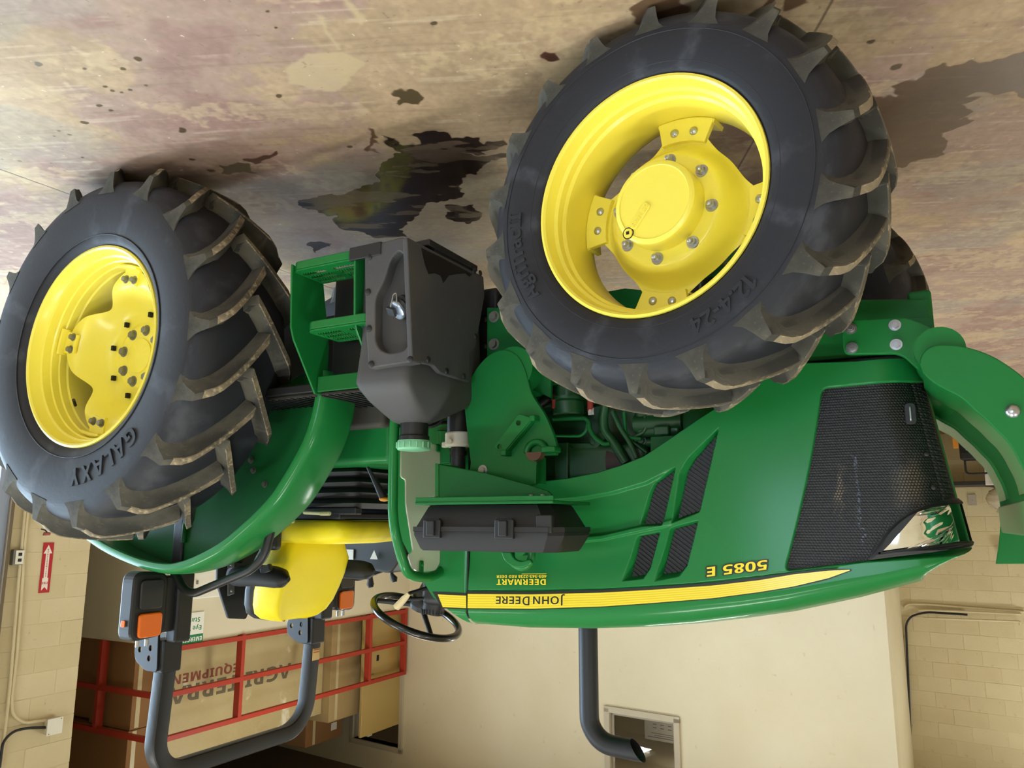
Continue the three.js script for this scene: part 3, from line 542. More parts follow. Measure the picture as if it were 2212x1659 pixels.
// workbench with things on and under it
{
  const b = onBack(group('workbench')); tag(b, 'black topped workbench against the back block wall', 'workbench');
  mesh('worktop', rbox(3.0, .045, .62, -8.15, .885, -2.42), M.black, b);
  for (const x of [-9.6, -8.2, -6.72]) for (const z of [-2.16, -2.68]) mesh('leg', rbox(.06, .865, .06, x, .4325, z), M.dark, b);
  mesh('shelf', rbox(2.9, .03, .55, -8.15, .2, -2.42), M.cardDark, b);
  const q = [-7.369,.563];
  const c = onBack(group('battery_charger')); tag(c, 'black wheeled charger cart with grey meter under the workbench', 'charger');
  const x = q[0];
  mesh('body', rbox(.30, .5, .3, x, .37, -1.95, .02), M.blackRough, c);
  mesh('front_panel', rbox(.26, .3, .01, x, .4, -1.797, .004), M.dark, c);
  mesh('meter', rbox(.16, .11, .008, x, .46, -1.79, .003), std(0x8f8f8c, { roughness: .4 }), c);
  for (const s of [-1, 1]) mesh('wheel', rod([x + s * .15, .09, -1.9], [x + s * .185, .09, -1.9], .09, .09, 24), M.rubber, c);
  for (const s of [-1, 1]) mesh('clamp_handle', rod([x + s * .085, .2, -1.785], [x + s * .085, .34, -1.785], .009), M.white, c);
  mesh('handle', pipe([[x - .12, .6, -2], [x - .12, .78, -2], [x + .12, .78, -2], [x + .12, .6, -2]], .012, .05), M.black, c);
  const o = [-7.209,.375], p = onBack(group('jack_stand')); tag(p, 'orange steel post standing on the floor by the charger', 'stand');
  mesh('post', rbox(.055, .5, .055, o[0], .25, -1.6, .006), std(0xc9851f, { roughness: .45 }), p); mesh('foot', rbox(.12, .02, .12, o[0], .01, -1.6), std(0xc9851f, { roughness: .45 }), p);
  const k = [-7.526,.647], t = onBack(group('waste_bin')); tag(t, 'tan metal bin beside the charger under the workbench', 'bin');
  mesh('body', turned([[.001, .01], [.07, .01], [.075, .02], [.085, .55], [.09, .56], [.085, .57], [.08, .55], [.07, .03], [.001, .03]], [k[0] - .13, 0, -1.98]), std(0x9b8460, { roughness: .55 }), t);
  const g1 = [-7.548,1.115], bag = onBack(group('plastic_bag')); tag(bag, 'crumpled clear plastic bag standing on the workbench', 'bag');
  const bg = new THREE.SphereGeometry(1, 40, 30); { const P = bg.attributes.position; for (let i = 0; i < P.count; i++) { const a = V(P.getX(i), P.getY(i), P.getZ(i)), n = 1 + .16 * fbm(a.x * 3, a.y * 3, a.z * 3, 3); P.setXYZ(i, a.x * n * .15, a.y * n * .13, a.z * n * .12); } bg.computeVertexNormals(); }
  mesh('bag_skin', bg.translate(g1[0], 1.066, -2.4), phys(0xe6dfd0, { roughness: .2, transmission: .6, thickness: 0, clearcoat: .6 }), bag);
  mesh('knot', rod([g1[0], 1.17, -2.4], [g1[0] + .02, 1.24, -2.4], .02, .045), phys(0xe6dfd0, { roughness: .25, transmission: .5, thickness: 0 }), bag);
  const r = [-7.603,.885], rag = onBack(group('rag')); tag(rag, 'white shop rag hanging over the workbench edge', 'rag');
  const rg = new THREE.PlaneGeometry(.34, .26, 24, 16); { const P = rg.attributes.position; for (let i = 0; i < P.count; i++) { const yy = P.getY(i), xx = P.getX(i); P.setXYZ(i, xx * (1 + .2 * yy), Math.min(yy, .1), .02 * Math.sin(xx * 34) * (1 - yy * 3) + (yy > .1 ? -(yy - .1) : 0)); } rg.computeVertexNormals(); }
  mesh('cloth', rg.translate(r[0], .815, -2.075), std(0xcfcdc6, { roughness: .9, side: THREE.DoubleSide }), rag);
  const w2 = [-7.722,1.036], jar = onBack(group('jar')); tag(jar, 'white plastic jar among dark tools on the workbench', 'jar');
  mesh('body', turned([[.001, 0], [.045, 0], [.048, .01], [.048, .11], [.03, .13], [.001, .13]], [w2[0], .908, -2.3]), M.white, jar); mesh('lid', turned([[.001, .13], [.034, .13], [.034, .155], [.001, .157]], [w2[0], .908, -2.3]), M.black, jar);
  const dr = onBack(group('power_drill')); tag(dr, 'black cordless drill lying on the workbench behind the jar', 'drill');
  mesh('body', rbox(.2, .07, .07, w2[0] - .2, .95, -2.45, .02), M.black, dr); mesh('chuck', rod([w2[0] - .3, .945, -2.45], [w2[0] - .36, .945, -2.45], .025, .015), M.steelDull, dr); mesh('battery', rbox(.1, .05, .08, w2[0] - .13, .935, -2.53, .01), M.dark, dr);
  const wire = onBack(mesh('extension_cable', pipe([[w2[0] + .02, .93, -2.16], [w2[0] + .12, 1.0, -2.14], [w2[0] + .22, .93, -2.16], [w2[0] + .3, .925, -2.14]], .008, .05), std(0x4a2626, { roughness: .5 }))); tag(wire, 'dark red cord trailing across the workbench edge', 'cord');
  const pb = [[-7.508,1.272],[-7.697,1.812]], board = onBack(group('tool_board')); tag(board, 'cream ribbed tool board with hanging wrenches', 'board');
  const bx0 = pb[1][0] - .35, bx1 = pb[0][0], by0 = pb[0][1], by1 = pb[1][1];
  mesh('panel', rbox(bx1 - bx0, by1 - by0, .02, (bx0 + bx1) / 2, (by0 + by1) / 2, -2.738, .004), M.creamBlock, board);
  for (let i = 1; i < 15; i++) mesh('rib', rbox(.008, by1 - by0 - .02, .008, lerp(bx0, bx1, i / 15), (by0 + by1) / 2, -2.725, .002), M.trim, board);
  const wrench = (x, y, len, a, label) => {
    const g = onBack(group('wrench')); tag(g, label, 'wrench');
    const s = [[-.008, 0], [.008, 0], [.01, len - .03], [.03, len - .015], [.03, len + .02], [.012, len + .02], [.01, len], [-.01, len], [-.012, len + .02], [-.03, len + .02], [-.03, len - .015], [-.01, len - .03]];
    mesh('shaft', plate(s, 0, .01, .002).rotateZ(a).translate(x, y, -2.715), M.dark, g);
    mesh('ring', new THREE.TorusGeometry(.018, .008, 8, 20).translate(x, y, -2.71), M.dark, g);
  };
  const w1 = [-7.543,1.638];
  wrench(w1[0], w1[1], .3, Math.PI, 'longer dark wrench hanging on the tool board');
  wrench(w1[0] - .06, w1[1] - .02, .22, Math.PI, 'shorter dark wrench beside the long one on the tool board');
  const pl = [-7.5,1.728], pu = onBack(group('pulley')); tag(pu, 'dark grooved pulley hanging at the foot of the tool board', 'pulley');
  mesh('wheel', new THREE.TorusGeometry(.05, .017, 12, 32).translate(pl[0], pl[1], -2.685), M.steelDull, pu); mesh('hub', rod([pl[0], pl[1], -2.716], [pl[0], pl[1], -2.665], .022), M.dark, pu);
  const op = [-7.218,1.068], oc = onBack(group('wall_plate')); tag(oc, 'grey blank wall plate on the block wall over the bench', 'wall plate');
  mesh('plate', rbox(.09, .14, .008, op[0], op[1], -2.742, .002), std(0xb5ab9c, { roughness: .5 }), oc); mesh('screw', bolt([op[0], op[1], -2.738], [0, 0, 1], .005, .003, true), M.steelDull, oc);
}


// ================================================================ the tractor
const tractor = group('tractor');
tag(tractor, 'green and yellow farm tractor with open seat, roll bar and muddy lugged tires', 'tractor');

// ---------------------------------------------------------------- bonnet: a panel with louvres and a grille recess, curved round the nose
const W0 = .335, XC = -2.70, RA = .13, XR = -1.313;
const rake = (y) => .066 * clamp((1.43 - y) / .43, 0, 1.2);
function hoodAt(ax, y, d) {   // point at arc length ax along the plan, height y, sunk d below the skin
  let x = ax, z = W0, nx = 0, nz = 1;
  const end = XC - RA * Math.PI / 2;
  if (ax < XC) { const t = Math.min((XC - ax) / RA, Math.PI / 2); x = XC - RA * Math.sin(t); z = W0 - RA + RA * Math.cos(t); nx = -Math.sin(t); nz = Math.cos(t); if (ax < end) z += ax - end; }
  return [x + rake(y) * sstep(-2.3, -2.75, ax) - nx * d, y, z - nz * d];
}
const AXE = XC - RA * Math.PI / 2 - (W0 - RA);
const louvres = [
  { o: [[-2.195,1.09],[-2.127,1.339],[-2.038,1.373],[-2.068,1.221],[-2.101,1.173]], i: [[-2.193,1.1],[-2.126,1.333],[-2.055,1.357],[-2.091,1.218],[-2.115,1.182]] },
  { o: [[-2.058,1.201],[-2.01,1.378],[-1.926,1.383],[-1.96,1.283],[-1.98,1.247]], i: [[-2.054,1.211],[-2.007,1.372],[-1.948,1.375],[-1.977,1.284],[-1.993,1.25]] },
  { o: [[-2.122,1.364],[-2.084,1.497],[-2.059,1.529],[-1.979,1.547],[-2.033,1.386]], i: [[-2.116,1.372],[-2.08,1.492],[-2.058,1.517],[-2.003,1.525],[-2.043,1.391]] },
  { o: [[-2.002,1.396],[-1.969,1.509],[-1.946,1.54],[-1.875,1.55],[-1.921,1.412]], i: [[-1.996,1.403],[-1.963,1.503],[-1.943,1.529],[-1.9,1.537],[-1.936,1.413]] },
];
const wrapFront = (p) => p.map((q) => q[0] < -2.845 ? [-3.03, q[1]] : q);   // outlines that run on round the nose
const grilleEdge = rounded(wrapFront([[-2.529,.994],[-2.365,1.502],[-2.575,1.47],[-2.889,1.428],[-2.889,.96],[-2.825,.989]]), .02, 4);
const lampEdge = wrapFront(smooth([[-2.579,1.468],[-2.62,1.409],[-2.683,1.354],[-2.743,1.326],[-2.81,1.309],[-2.889,1.3]], 5));
const lampPoly = [...lampEdge, ...wrapFront([-2.877,1.427][0] > -2.84 ? [[-3.03, [-2.845,1.431][1]]] : [[-2.873,1.429]]), ...[[-2.718,1.451],[-2.652,1.461],[-2.579,1.472]]];
const grilleB = bounds(grilleEdge), louvreB = louvres.map((l) => bounds(l.o));
const ledge = [[-1.633,1.434],[-1.812,1.416],[-1.943,1.388],[-2.025,1.372],[-2.118,1.349]], crease = [[-1.634,1.296],[-1.75,1.288],[-1.854,1.272],[-1.962,1.244],[-2.045,1.205]], seam = [[-1.311,1.603],[-1.808,1.578],[-2.103,1.55],[-2.368,1.511],[-2.49,1.49]];
function hoodDepth(ax, y) {
  let d = 0;
  // pressed field between the swept crease and the ledge
  if (ax > -2.08 && ax < -1.3) {
    const yc = interp(crease, ax), yl = interp(ledge, ax), run = sstep(-2.08, -1.98, ax);
    d += .013 * run * sstep(yc - .002, yc + .012, y) * (1 - sstep(yl - .012, yl - .004, y));
    d += .009 * run * sstep(yl + .006, yl + .012, y) * (1 - sstep(yl + .05, yl + .16, y));
  }
  { const s = interp(seam, ax); if (ax > -2.5) d += .004 * sstep(.0035, .0015, Math.abs(y - s)); }
  for (let k = 0; k < 4; k++) {
    const l = louvres[k], b = louvreB[k];
    if (ax < b[0] || ax > b[1] || y < b[2] || y > b[3]) continue;
    const e = edgeDist2(ax, y, l.o);
    if (e <= 0) continue;
    const f = edgeDist2(ax, y, l.i), t = f >= 0 ? 1 : e / (e - f);
    d = Math.max(d, .03 * t);
  }
  if (ax < grilleB[1] + .01 && y > grilleB[2] - .01 && y < grilleB[3] + .01) d += .03 * sstep(-.004, .004, edgeDist2(ax, y, grilleEdge)) + .05 * sstep(0, .012, edgeDist2(ax, y, lampPoly));
  return d;
}
const bottomEdge = [[-1.309,1.248],[-1.583,1.236],[-1.695,1.228],[-1.8,1.212],[-1.879,1.192],[-1.957,1.166],[-2.048,1.112],[-2.137,1.058],[-2.238,1.001],[-2.323,.945],[-2.399,.92],[-2.483,.914],[-2.659,.922],[-2.846,.919],[-2.889,.877]];
const shoulder = [[-1.192,1.664],[-1.325,1.662],[-1.807,1.632],[-1.973,1.612],[-2.236,1.58],[-2.378,1.555],[-2.526,1.522],[-2.604,1.507],[-2.716,1.479],[-2.82,1.45],[-2.889,1.435]];
const topEdge = [[-1.0, 1.725], ...[[-1.33,1.718],[-1.52,1.719],[-1.756,1.707],[-1.927,1.691],[-2.075,1.672],[-2.215,1.648],[-2.348,1.622],[-2.536,1.572],[-2.712,1.515],[-2.792,1.47]]];
const yBottom = (ax) => interp(bottomEdge, ax), yShoulder = (ax) => interp(shoulder, ax);
const yTop = (ax) => Math.max(yShoulder(ax) + .008, interp(topEdge, Math.max(ax, -2.8)) + (ax < -2.8 ? (ax + 2.8) * .25 : 0));
function bonnetSkin(axs, rows, depth) {
  const pos = [], uv = [], idx = [], push = (p, a, b) => { pos.push(p[0], p[1], p[2]); uv.push(a, b); };
  const side = rows, sh = 9, cols = axs.length, per = side + 2 + sh + 5;
  for (let i = 0; i < cols; i++) {
    const at = axs[i], ax = at.ax ?? at, y0 = yBottom(ax), y1 = yShoulder(ax), yt = yTop(ax);
    push(hoodAt(ax, y0 - .004, .03), ax, y0 - .03); push(hoodAt(ax, y0 - .002, .012), ax, y0 - .012);
    for (let j = 0; j < side; j++) { const y = lerp(y0, y1, j / (side - 1)); push(hoodAt(ax, y, depth(ax, y)), ax, y); }
    let last;
    for (let j = 1; j <= sh; j++) { const f = j / sh * Math.PI / 2, inw = .085 * (1 - Math.cos(f)), y = lerp(y1, yt, Math.sin(f)); last = hoodAt(ax, y, inw); push(last, ax, y + inw); }
    for (let j = 1; j <= 5; j++) { const t = j / 5, xm = Math.max(last[0], -2.7 + (last[0] + 2.7) * (1 - t)); push([lerp(last[0], xm, t), last[1] + .018 * Math.sin(t * Math.PI / 2), last[2] * (1 - t)], ax, last[1] + t); }
  }
  for (let i = 0; i + 1 < cols; i++) for (let j = 0; j + 1 < per; j++) { const a = i * per + j, b = a + per; idx.push(a, a + 1, b, a + 1, b + 1, b); }
  const g = new THREE.BufferGeometry();
  g.setAttribute('position', new THREE.BufferAttribute(new Float32Array(pos), 3)); g.setAttribute('uv', new THREE.BufferAttribute(new Float32Array(uv), 2)); g.setIndex(idx); g.computeVertexNormals();
  return g;
}
const span = (a, b, n) => Array.from({ length: n + 1 }, (_, i) => lerp(a, b, i / n));
const bonnet = group('bonnet', tractor);
{
  const axs = [...span(XR - .004, -2.66, 470), ...span(-2.66, XC - RA * Math.PI / 2, 90).slice(1), ...span(XC - RA * Math.PI / 2, AXE, 14).slice(1)];
  const skin = bonnetSkin(axs, 230, hoodDepth);
  mesh('side_panel', skin, M.green, bonnet);
  mesh('side_panel', mirrorZ(bonnetSkin([...span(XR - .004, -2.66, 40), ...span(-2.66, XC - RA * Math.PI / 2, 16).slice(1), ...span(XC - RA * Math.PI / 2, AXE, 4).slice(1)], 30, () => 0)), M.green, bonnet);
  // louvre screens: a dark backing with a row of slanted bars
  for (const l of louvres) {
    const b = bounds(l.i), parts = [plate(l.i, W0 - .034, W0 - .027, 0)];
    const dir = [-.80, .6], nrm = [.6, .8];
    for (let k = -60; k < 60; k++) {
      const cx = b[0] + nrm[0] * k * .0115 , cy = b[2] + nrm[1] * k * .0115, hits = [];
      for (let i = 0, j = l.i.length - 1; i < l.i.length; j = i++) { const A = l.i[j], B = l.i[i], ex = B[0] - A[0], ey = B[1] - A[1], den = dir[0] * ey - dir[1] * ex; if (Math.abs(den) < 1e-9) continue; const t = ((A[0] - cx) * ey - (A[1] - cy) * ex) / den, s = ((A[0] - cx) * dir[1] - (A[1] - cy) * dir[0]) / den; if (s >= 0 && s <= 1) hits.push(t); }
      if (hits.length < 2) continue;
      const t0 = Math.min(...hits), t1 = Math.max(...hits); if (t1 - t0 < .006) continue;
      parts.push(new THREE.BoxGeometry(t1 - t0, .005, .006).rotateZ(Math.atan2(dir[1], dir[0])).translate(cx + dir[0] * (t0 + t1) / 2, cy + dir[1] * (t0 + t1) / 2, W0 - .024));
    }
    mesh('louvre_screen', parts, std(0x17191b, { roughness: .45 }), bonnet);
  }
}
// black perforated side grille wrapping round the nose, fluted at the corner
{
  const C = hex(0x0d0e11), L = hex(0x2a2d36), D = hex(0x7b6a52);
  const gx = [grilleB[0], grilleB[1]], gy = [grilleB[2], grilleB[3]], patch1 = [[-2.527,1.205],[-2.554,1.219],[-2.538,1.377],[-2.523,1.333],[-2.498,1.359],[-2.519,1.283]], patch2 = [[-2.684,1.223],[-2.765,1.181],[-2.775,1.262],[-2.754,1.317],[-2.68,1.341],[-2.658,1.31]], run1 = [[-2.579,1.181],[-2.598,1.188],[-2.584,1.309],[-2.574,1.433],[-2.56,1.433],[-2.57,1.334]];
  const n = 1024, wx = gx[1] - gx[0], wy = gy[1] - gy[0];
  const map = tex(n, (u, v) => {
    const x = gx[0] + u * wx, y = gy[0] + v * wy, dots = vn(x * 330, y * 330, 3), haze = sstep(-.05, .35, fbm(x * 7, y * 5, 7, 4) + .3 * (1.18 - y)), sp = sstep(.05, .3, dots) * haze;
    let c = mixc(C, L, sp * .9);
    const hx = x / .0085, row = Math.floor(y / .0074), fx = hx + (row & 1) * .5 - Math.floor(hx + (row & 1) * .5) - .5, fy = y / .0074 - row - .5, hole = sstep(.42, .25, Math.sqrt(fx * fx + fy * fy));
    const wob = .02 * vn(x * 40, y * 40, 5);
    const p1 = sstep(-.004, .008, edgeDist2(x + wob, y + wob, patch1)), p2 = sstep(-.01, .03, edgeDist2(x + wob, y + wob, patch2)), r1 = sstep(-.002, .004, edgeDist2(x + wob, y + wob, run1)) * sstep(.05, .2, dots);
    c = mixc(c, D, hole * Math.max(p1 * (.5 + .5 * sstep(-.1, .2, fbm(x * 40, y * 40, 3, 2))), p2 * .8)); c = mixc(c, hex(0x66738f), r1 * .7);
    return c;
  });
  const bmp = tex(n, (u, v) => { const x = gx[0] + u * wx, y = gy[0] + v * wy, hx = x / .0085, row = Math.floor(y / .0074), fx = hx + (row & 1) * .5 - Math.floor(hx + (row & 1) * .5) - .5, fy = y / .0074 - row - .5; return sstep(.25, .45, Math.sqrt(fx * fx + fy * fy)); }, false);
  M.grille = std(0xffffff, { map, bumpMap: bmp, bumpScale: .0012, roughness: .42 });
  const cols = [...span(gx[1] + .012, -2.66, 40), ...span(-2.66, gx[0] - .002, 130).slice(1)], R0 = 14, flute = [-2.791,1.085][0];
  const build = () => {
    const pos = [], uv = [], idx = [];
    for (const ax of cols) {
      const cross = []; for (let i = 0, j = grilleEdge.length - 1; i < grilleEdge.length; j = i++) { const A = grilleEdge[j], B = grilleEdge[i], q = clamp(ax, gx[0] + .002, gx[1] - .002); if ((A[0] - q) * (B[0] - q) <= 0 && A[0] !== B[0]) cross.push(lerp(A[1], B[1], (q - A[0]) / (B[0] - A[0]))); }
      const y0 = Math.min(...cross) - .012, lampLow = interp(lampEdge, ax), y1 = ax < lampEdge[0][0] ? Math.min(Math.max(...cross), lampLow) + .006 : Math.max(...cross) + .008, fl = sstep(flute, flute - .012, ax) * sstep(gx[0] - .02, gx[0] + .01, ax);
      for (let j = 0; j <= R0; j++) { const y = lerp(y0, y1, j / R0), p = hoodAt(ax, y, .008 + .006 * fl * (1 + Math.cos((ax - flute) / .0185 * Math.PI * 2)) / 2); pos.push(...p); uv.push((ax - gx[0]) / wx, (y - gy[0]) / wy); }
    }
    for (let i = 0; i + 1 < cols.length; i++) for (let j = 0; j < R0; j++) { const a = i * (R0 + 1) + j, b = a + R0 + 1; idx.push(a, a + 1, b, a + 1, b + 1, b); }
    const g = new THREE.BufferGeometry(); g.setAttribute('position', new THREE.BufferAttribute(new Float32Array(pos), 3)); g.setAttribute('uv', new THREE.BufferAttribute(new Float32Array(uv), 2)); g.setIndex(idx); g.computeVertexNormals(); return g;
  };
  mesh('side_grille', build(), M.grille, bonnet);
  const h = [-2.771,1.077], l = [-2.779,1.049][1] - [-2.763,1.109][1];
  const cup = hoodAt(h[0], h[1], .002);
  const keyhole = rounded([[-.014, -.03], [.014, -.03], [.014, .03], [-.014, .03]], .014, 6);
  mesh('latch_cup', plate(keyhole, -.003, .004, .002).translate(...cup), M.black, bonnet);
  mesh('latch_pin', pipe([[cup[0], cup[1] + .02, cup[2] + .002], [cup[0], cup[1] + .018, cup[2] + .010], [cup[0], cup[1] - .018, cup[2] + .010], [cup[0], cup[1] - .02, cup[2] + .002]], .003, .004), M.steel, bonnet);
  for (const p of [[-2.788,1.187], [-2.782,1.277]]) { const q = hoodAt(p[0], p[1], .004); mesh('screw', bolt(q, [-.3, 0, 1], .007, .004, true), M.black, bonnet); }
}
// headlamp: black surround, bright reflector, clear lens
{
  const outer = [...lampEdge, [-3.03, [-2.84,1.43][1]], ...smooth([[-2.805,1.436],[-2.719,1.449],[-2.653,1.458],[-2.585,1.469]], 4)];
  const inner = [...smooth([[-2.603,1.453],[-2.635,1.405],[-2.69,1.358],[-2.744,1.334],[-2.805,1.322],[-2.861,1.318]], 5), [-3.0, [-2.889,1.317][1]], [-3.0, [-2.819,1.419][1]], ...smooth([[-2.809,1.422],[-2.72,1.435],[-2.654,1.446],[-2.608,1.454]], 4)];
  const patch = (poly, d, n, ring) => {   // skin patch of the bonnet bounded by a polygon (ring: only the band outside the second polygon)
    const b = bounds(poly), pos = [], uv = [], idx = [], N = n;
    const at = (x, y) => typeof d === 'function' ? d(x, y) : d;
    const sh = new THREE.ShapeGeometry(shapeOf(poly, ring ? [ring] : []), 4), P = sh.attributes.position;
    let g = sh.toNonIndexed();
    for (let s = 0; s < N; s++) {   // split every triangle in four
      const q = g.attributes.position.array, out = [];
      for (let i = 0; i < q.length; i += 9) { const A = [q[i], q[i + 1]], B = [q[i + 3], q[i + 4]], C = [q[i + 6], q[i + 7]], m = (a, c) => [(a[0] + c[0]) / 2, (a[1] + c[1]) / 2], ab = m(A, B), bc = m(B, C), ca = m(C, A); for (const t of [A, ab, ca, ab, B, bc, ca, bc, C, ab, bc, ca]) out.push(t[0], t[1], 0); }
      g = new THREE.BufferGeometry(); g.setAttribute('position', new THREE.BufferAttribute(new Float32Array(out), 3));
    }
    const q = g.attributes.position, r = new Float32Array(q.count * 3);
    for (let i = 0; i < q.count; i++) r.set(hoodAt(q.getX(i), q.getY(i), at(q.getX(i), q.getY(i))), i * 3);
    const out = new THREE.BufferGeometry(); out.setAttribute('position', new THREE.BufferAttribute(r, 3));
    const m = mergeVertices(out, 1e-5); m.computeVertexNormals(); return m;
  };
  const lb = bounds(inner), cx = -2.66, cy = 1.36;
  mesh('headlamp_surround', patch(outer, (x, y) => -.006 + .006 * sstep(.01, 0, edgeDist(([x, y]), outer)), 2, inner), M.black, bonnet);
  mesh('headlamp_reflector', patch(inner, (x, y) => { const facet = x < -2.80 ? .026 : x < -2.755 ? .022 + .012 * Math.sin((x + 2.755) * 160) : .012 + .30 * ((x - cx) ** 2 + (y - cy) ** 2 * 1.4); return Math.min(.05, facet); }, 3), M.chrome, bonnet);
  mesh('headlamp_rim', patch(inner, -.003, 2, inner.map(([x, y]) => [lerp(x, cx, .035), lerp(y, cy, .06)])), M.black, bonnet);
}
// cowl behind the bonnet, with its slanted rear edge
const cowl = group('cowl', tractor);
{
  const rear = [[-.991,1.373],[-1.11,1.552],[-1.172,1.629],[-1.231,1.665],[-1.297,1.711]], xr = (y) => { const q = [...rear].sort((a, b) => a[1] - b[1]).map((p) => [p[1], p[0]]); return interp(q, y); };
  const build = () => {
    const pos = [], uv = [], idx = [], rows = 40, sh = 9, per = rows + sh + 5, cols = 24;
    for (let i = 0; i <= cols; i++) {
      const t = i / cols, y0 = 1.02, y1 = yShoulder(-1.25), yt = yTop(-1.2);
      const X = (y) => lerp(xr(Math.min(y, 1.73)), XR + .004, t);
      for (let j = 0; j < rows; j++) { const y = lerp(y0, y1, j / (rows - 1)), x = X(y); pos.push(x, y, W0 - .004 * sstep(.0035, .0015, Math.abs(y - interp(seam, x))) - .004 * sstep(.98, 1, t)); uv.push(x, y); }
      let zz, yy, xx;
      for (let j = 1; j <= sh; j++) { const f = j / sh * Math.PI / 2; yy = lerp(y1, yt, Math.sin(f)); zz = W0 - .085 * (1 - Math.cos(f)); xx = X(yy); pos.push(xx, yy, zz); uv.push(xx, yy); }
      for (let j = 1; j <= 5; j++) { const s = j / 5; pos.push(xx, yy + .018 * Math.sin(s * Math.PI / 2), zz * (1 - s)); uv.push(xx, yy + s); }
    }
    for (let i = 0; i < cols; i++) for (let j = 0; j + 1 < per; j++) { const a = i * per + j, b = a + per; idx.push(a, a + 1, b, a + 1, b + 1, b); }
    const g = new THREE.BufferGeometry(); g.setAttribute('position', new THREE.BufferAttribute(new Float32Array(pos), 3)); g.setAttribute('uv', new THREE.BufferAttribute(new Float32Array(uv), 2)); g.setIndex(idx); g.computeVertexNormals(); return g;
  };
  const g = build();
  mesh('cowl_panel', g, M.green, cowl); mesh('cowl_panel', mirrorZ(g), M.green, cowl);
  mesh('dashboard', plate([[-1.30, 1.0], [-1.12, 1.0], [-1.13, 1.52], [-1.16, 1.62], [-1.27, 1.70], [-1.31, 1.70]], -.30, .30, .01), M.black, cowl);
  mesh('seal_strip', [rbox(.006, .42, .004, XR, 1.43, W0 - .004, .001)], M.dark, cowl);
}

// ---------------------------------------------------------------- printed stripe and lettering on the bonnet
function skinDecal(lo, hi, n, lift, u0 = 0, m = 3) {   // strip of the bonnet skin between two height lines, rear end first
  const pos = [], uv = [], idx = [], a0 = lo[0][0], a1 = lo[lo.length - 1][0];
  for (let i = 0; i <= n; i++) { const ax = lerp(a0, a1, i / n), p = interp(lo, ax), q = interp(hi, ax); for (let j = 0; j <= m; j++) { const y = lerp(p, q, j / m); pos.push(...hoodAt(ax, y, -lift)); uv.push(1 - i / n, j / m); } }
  for (let i = 0; i < n; i++) for (let j = 0; j < m; j++) { const a = i * (m + 1) + j, b = a + m + 1; idx.push(a, a + 1, b, a + 1, b + 1, b); }
  const g = new THREE.BufferGeometry(); g.setAttribute('position', new THREE.BufferAttribute(new Float32Array(pos), 3)); g.setAttribute('uv', new THREE.BufferAttribute(new Float32Array(uv), 2)); g.setIndex(idx); g.computeVertexNormals(); return g;
}
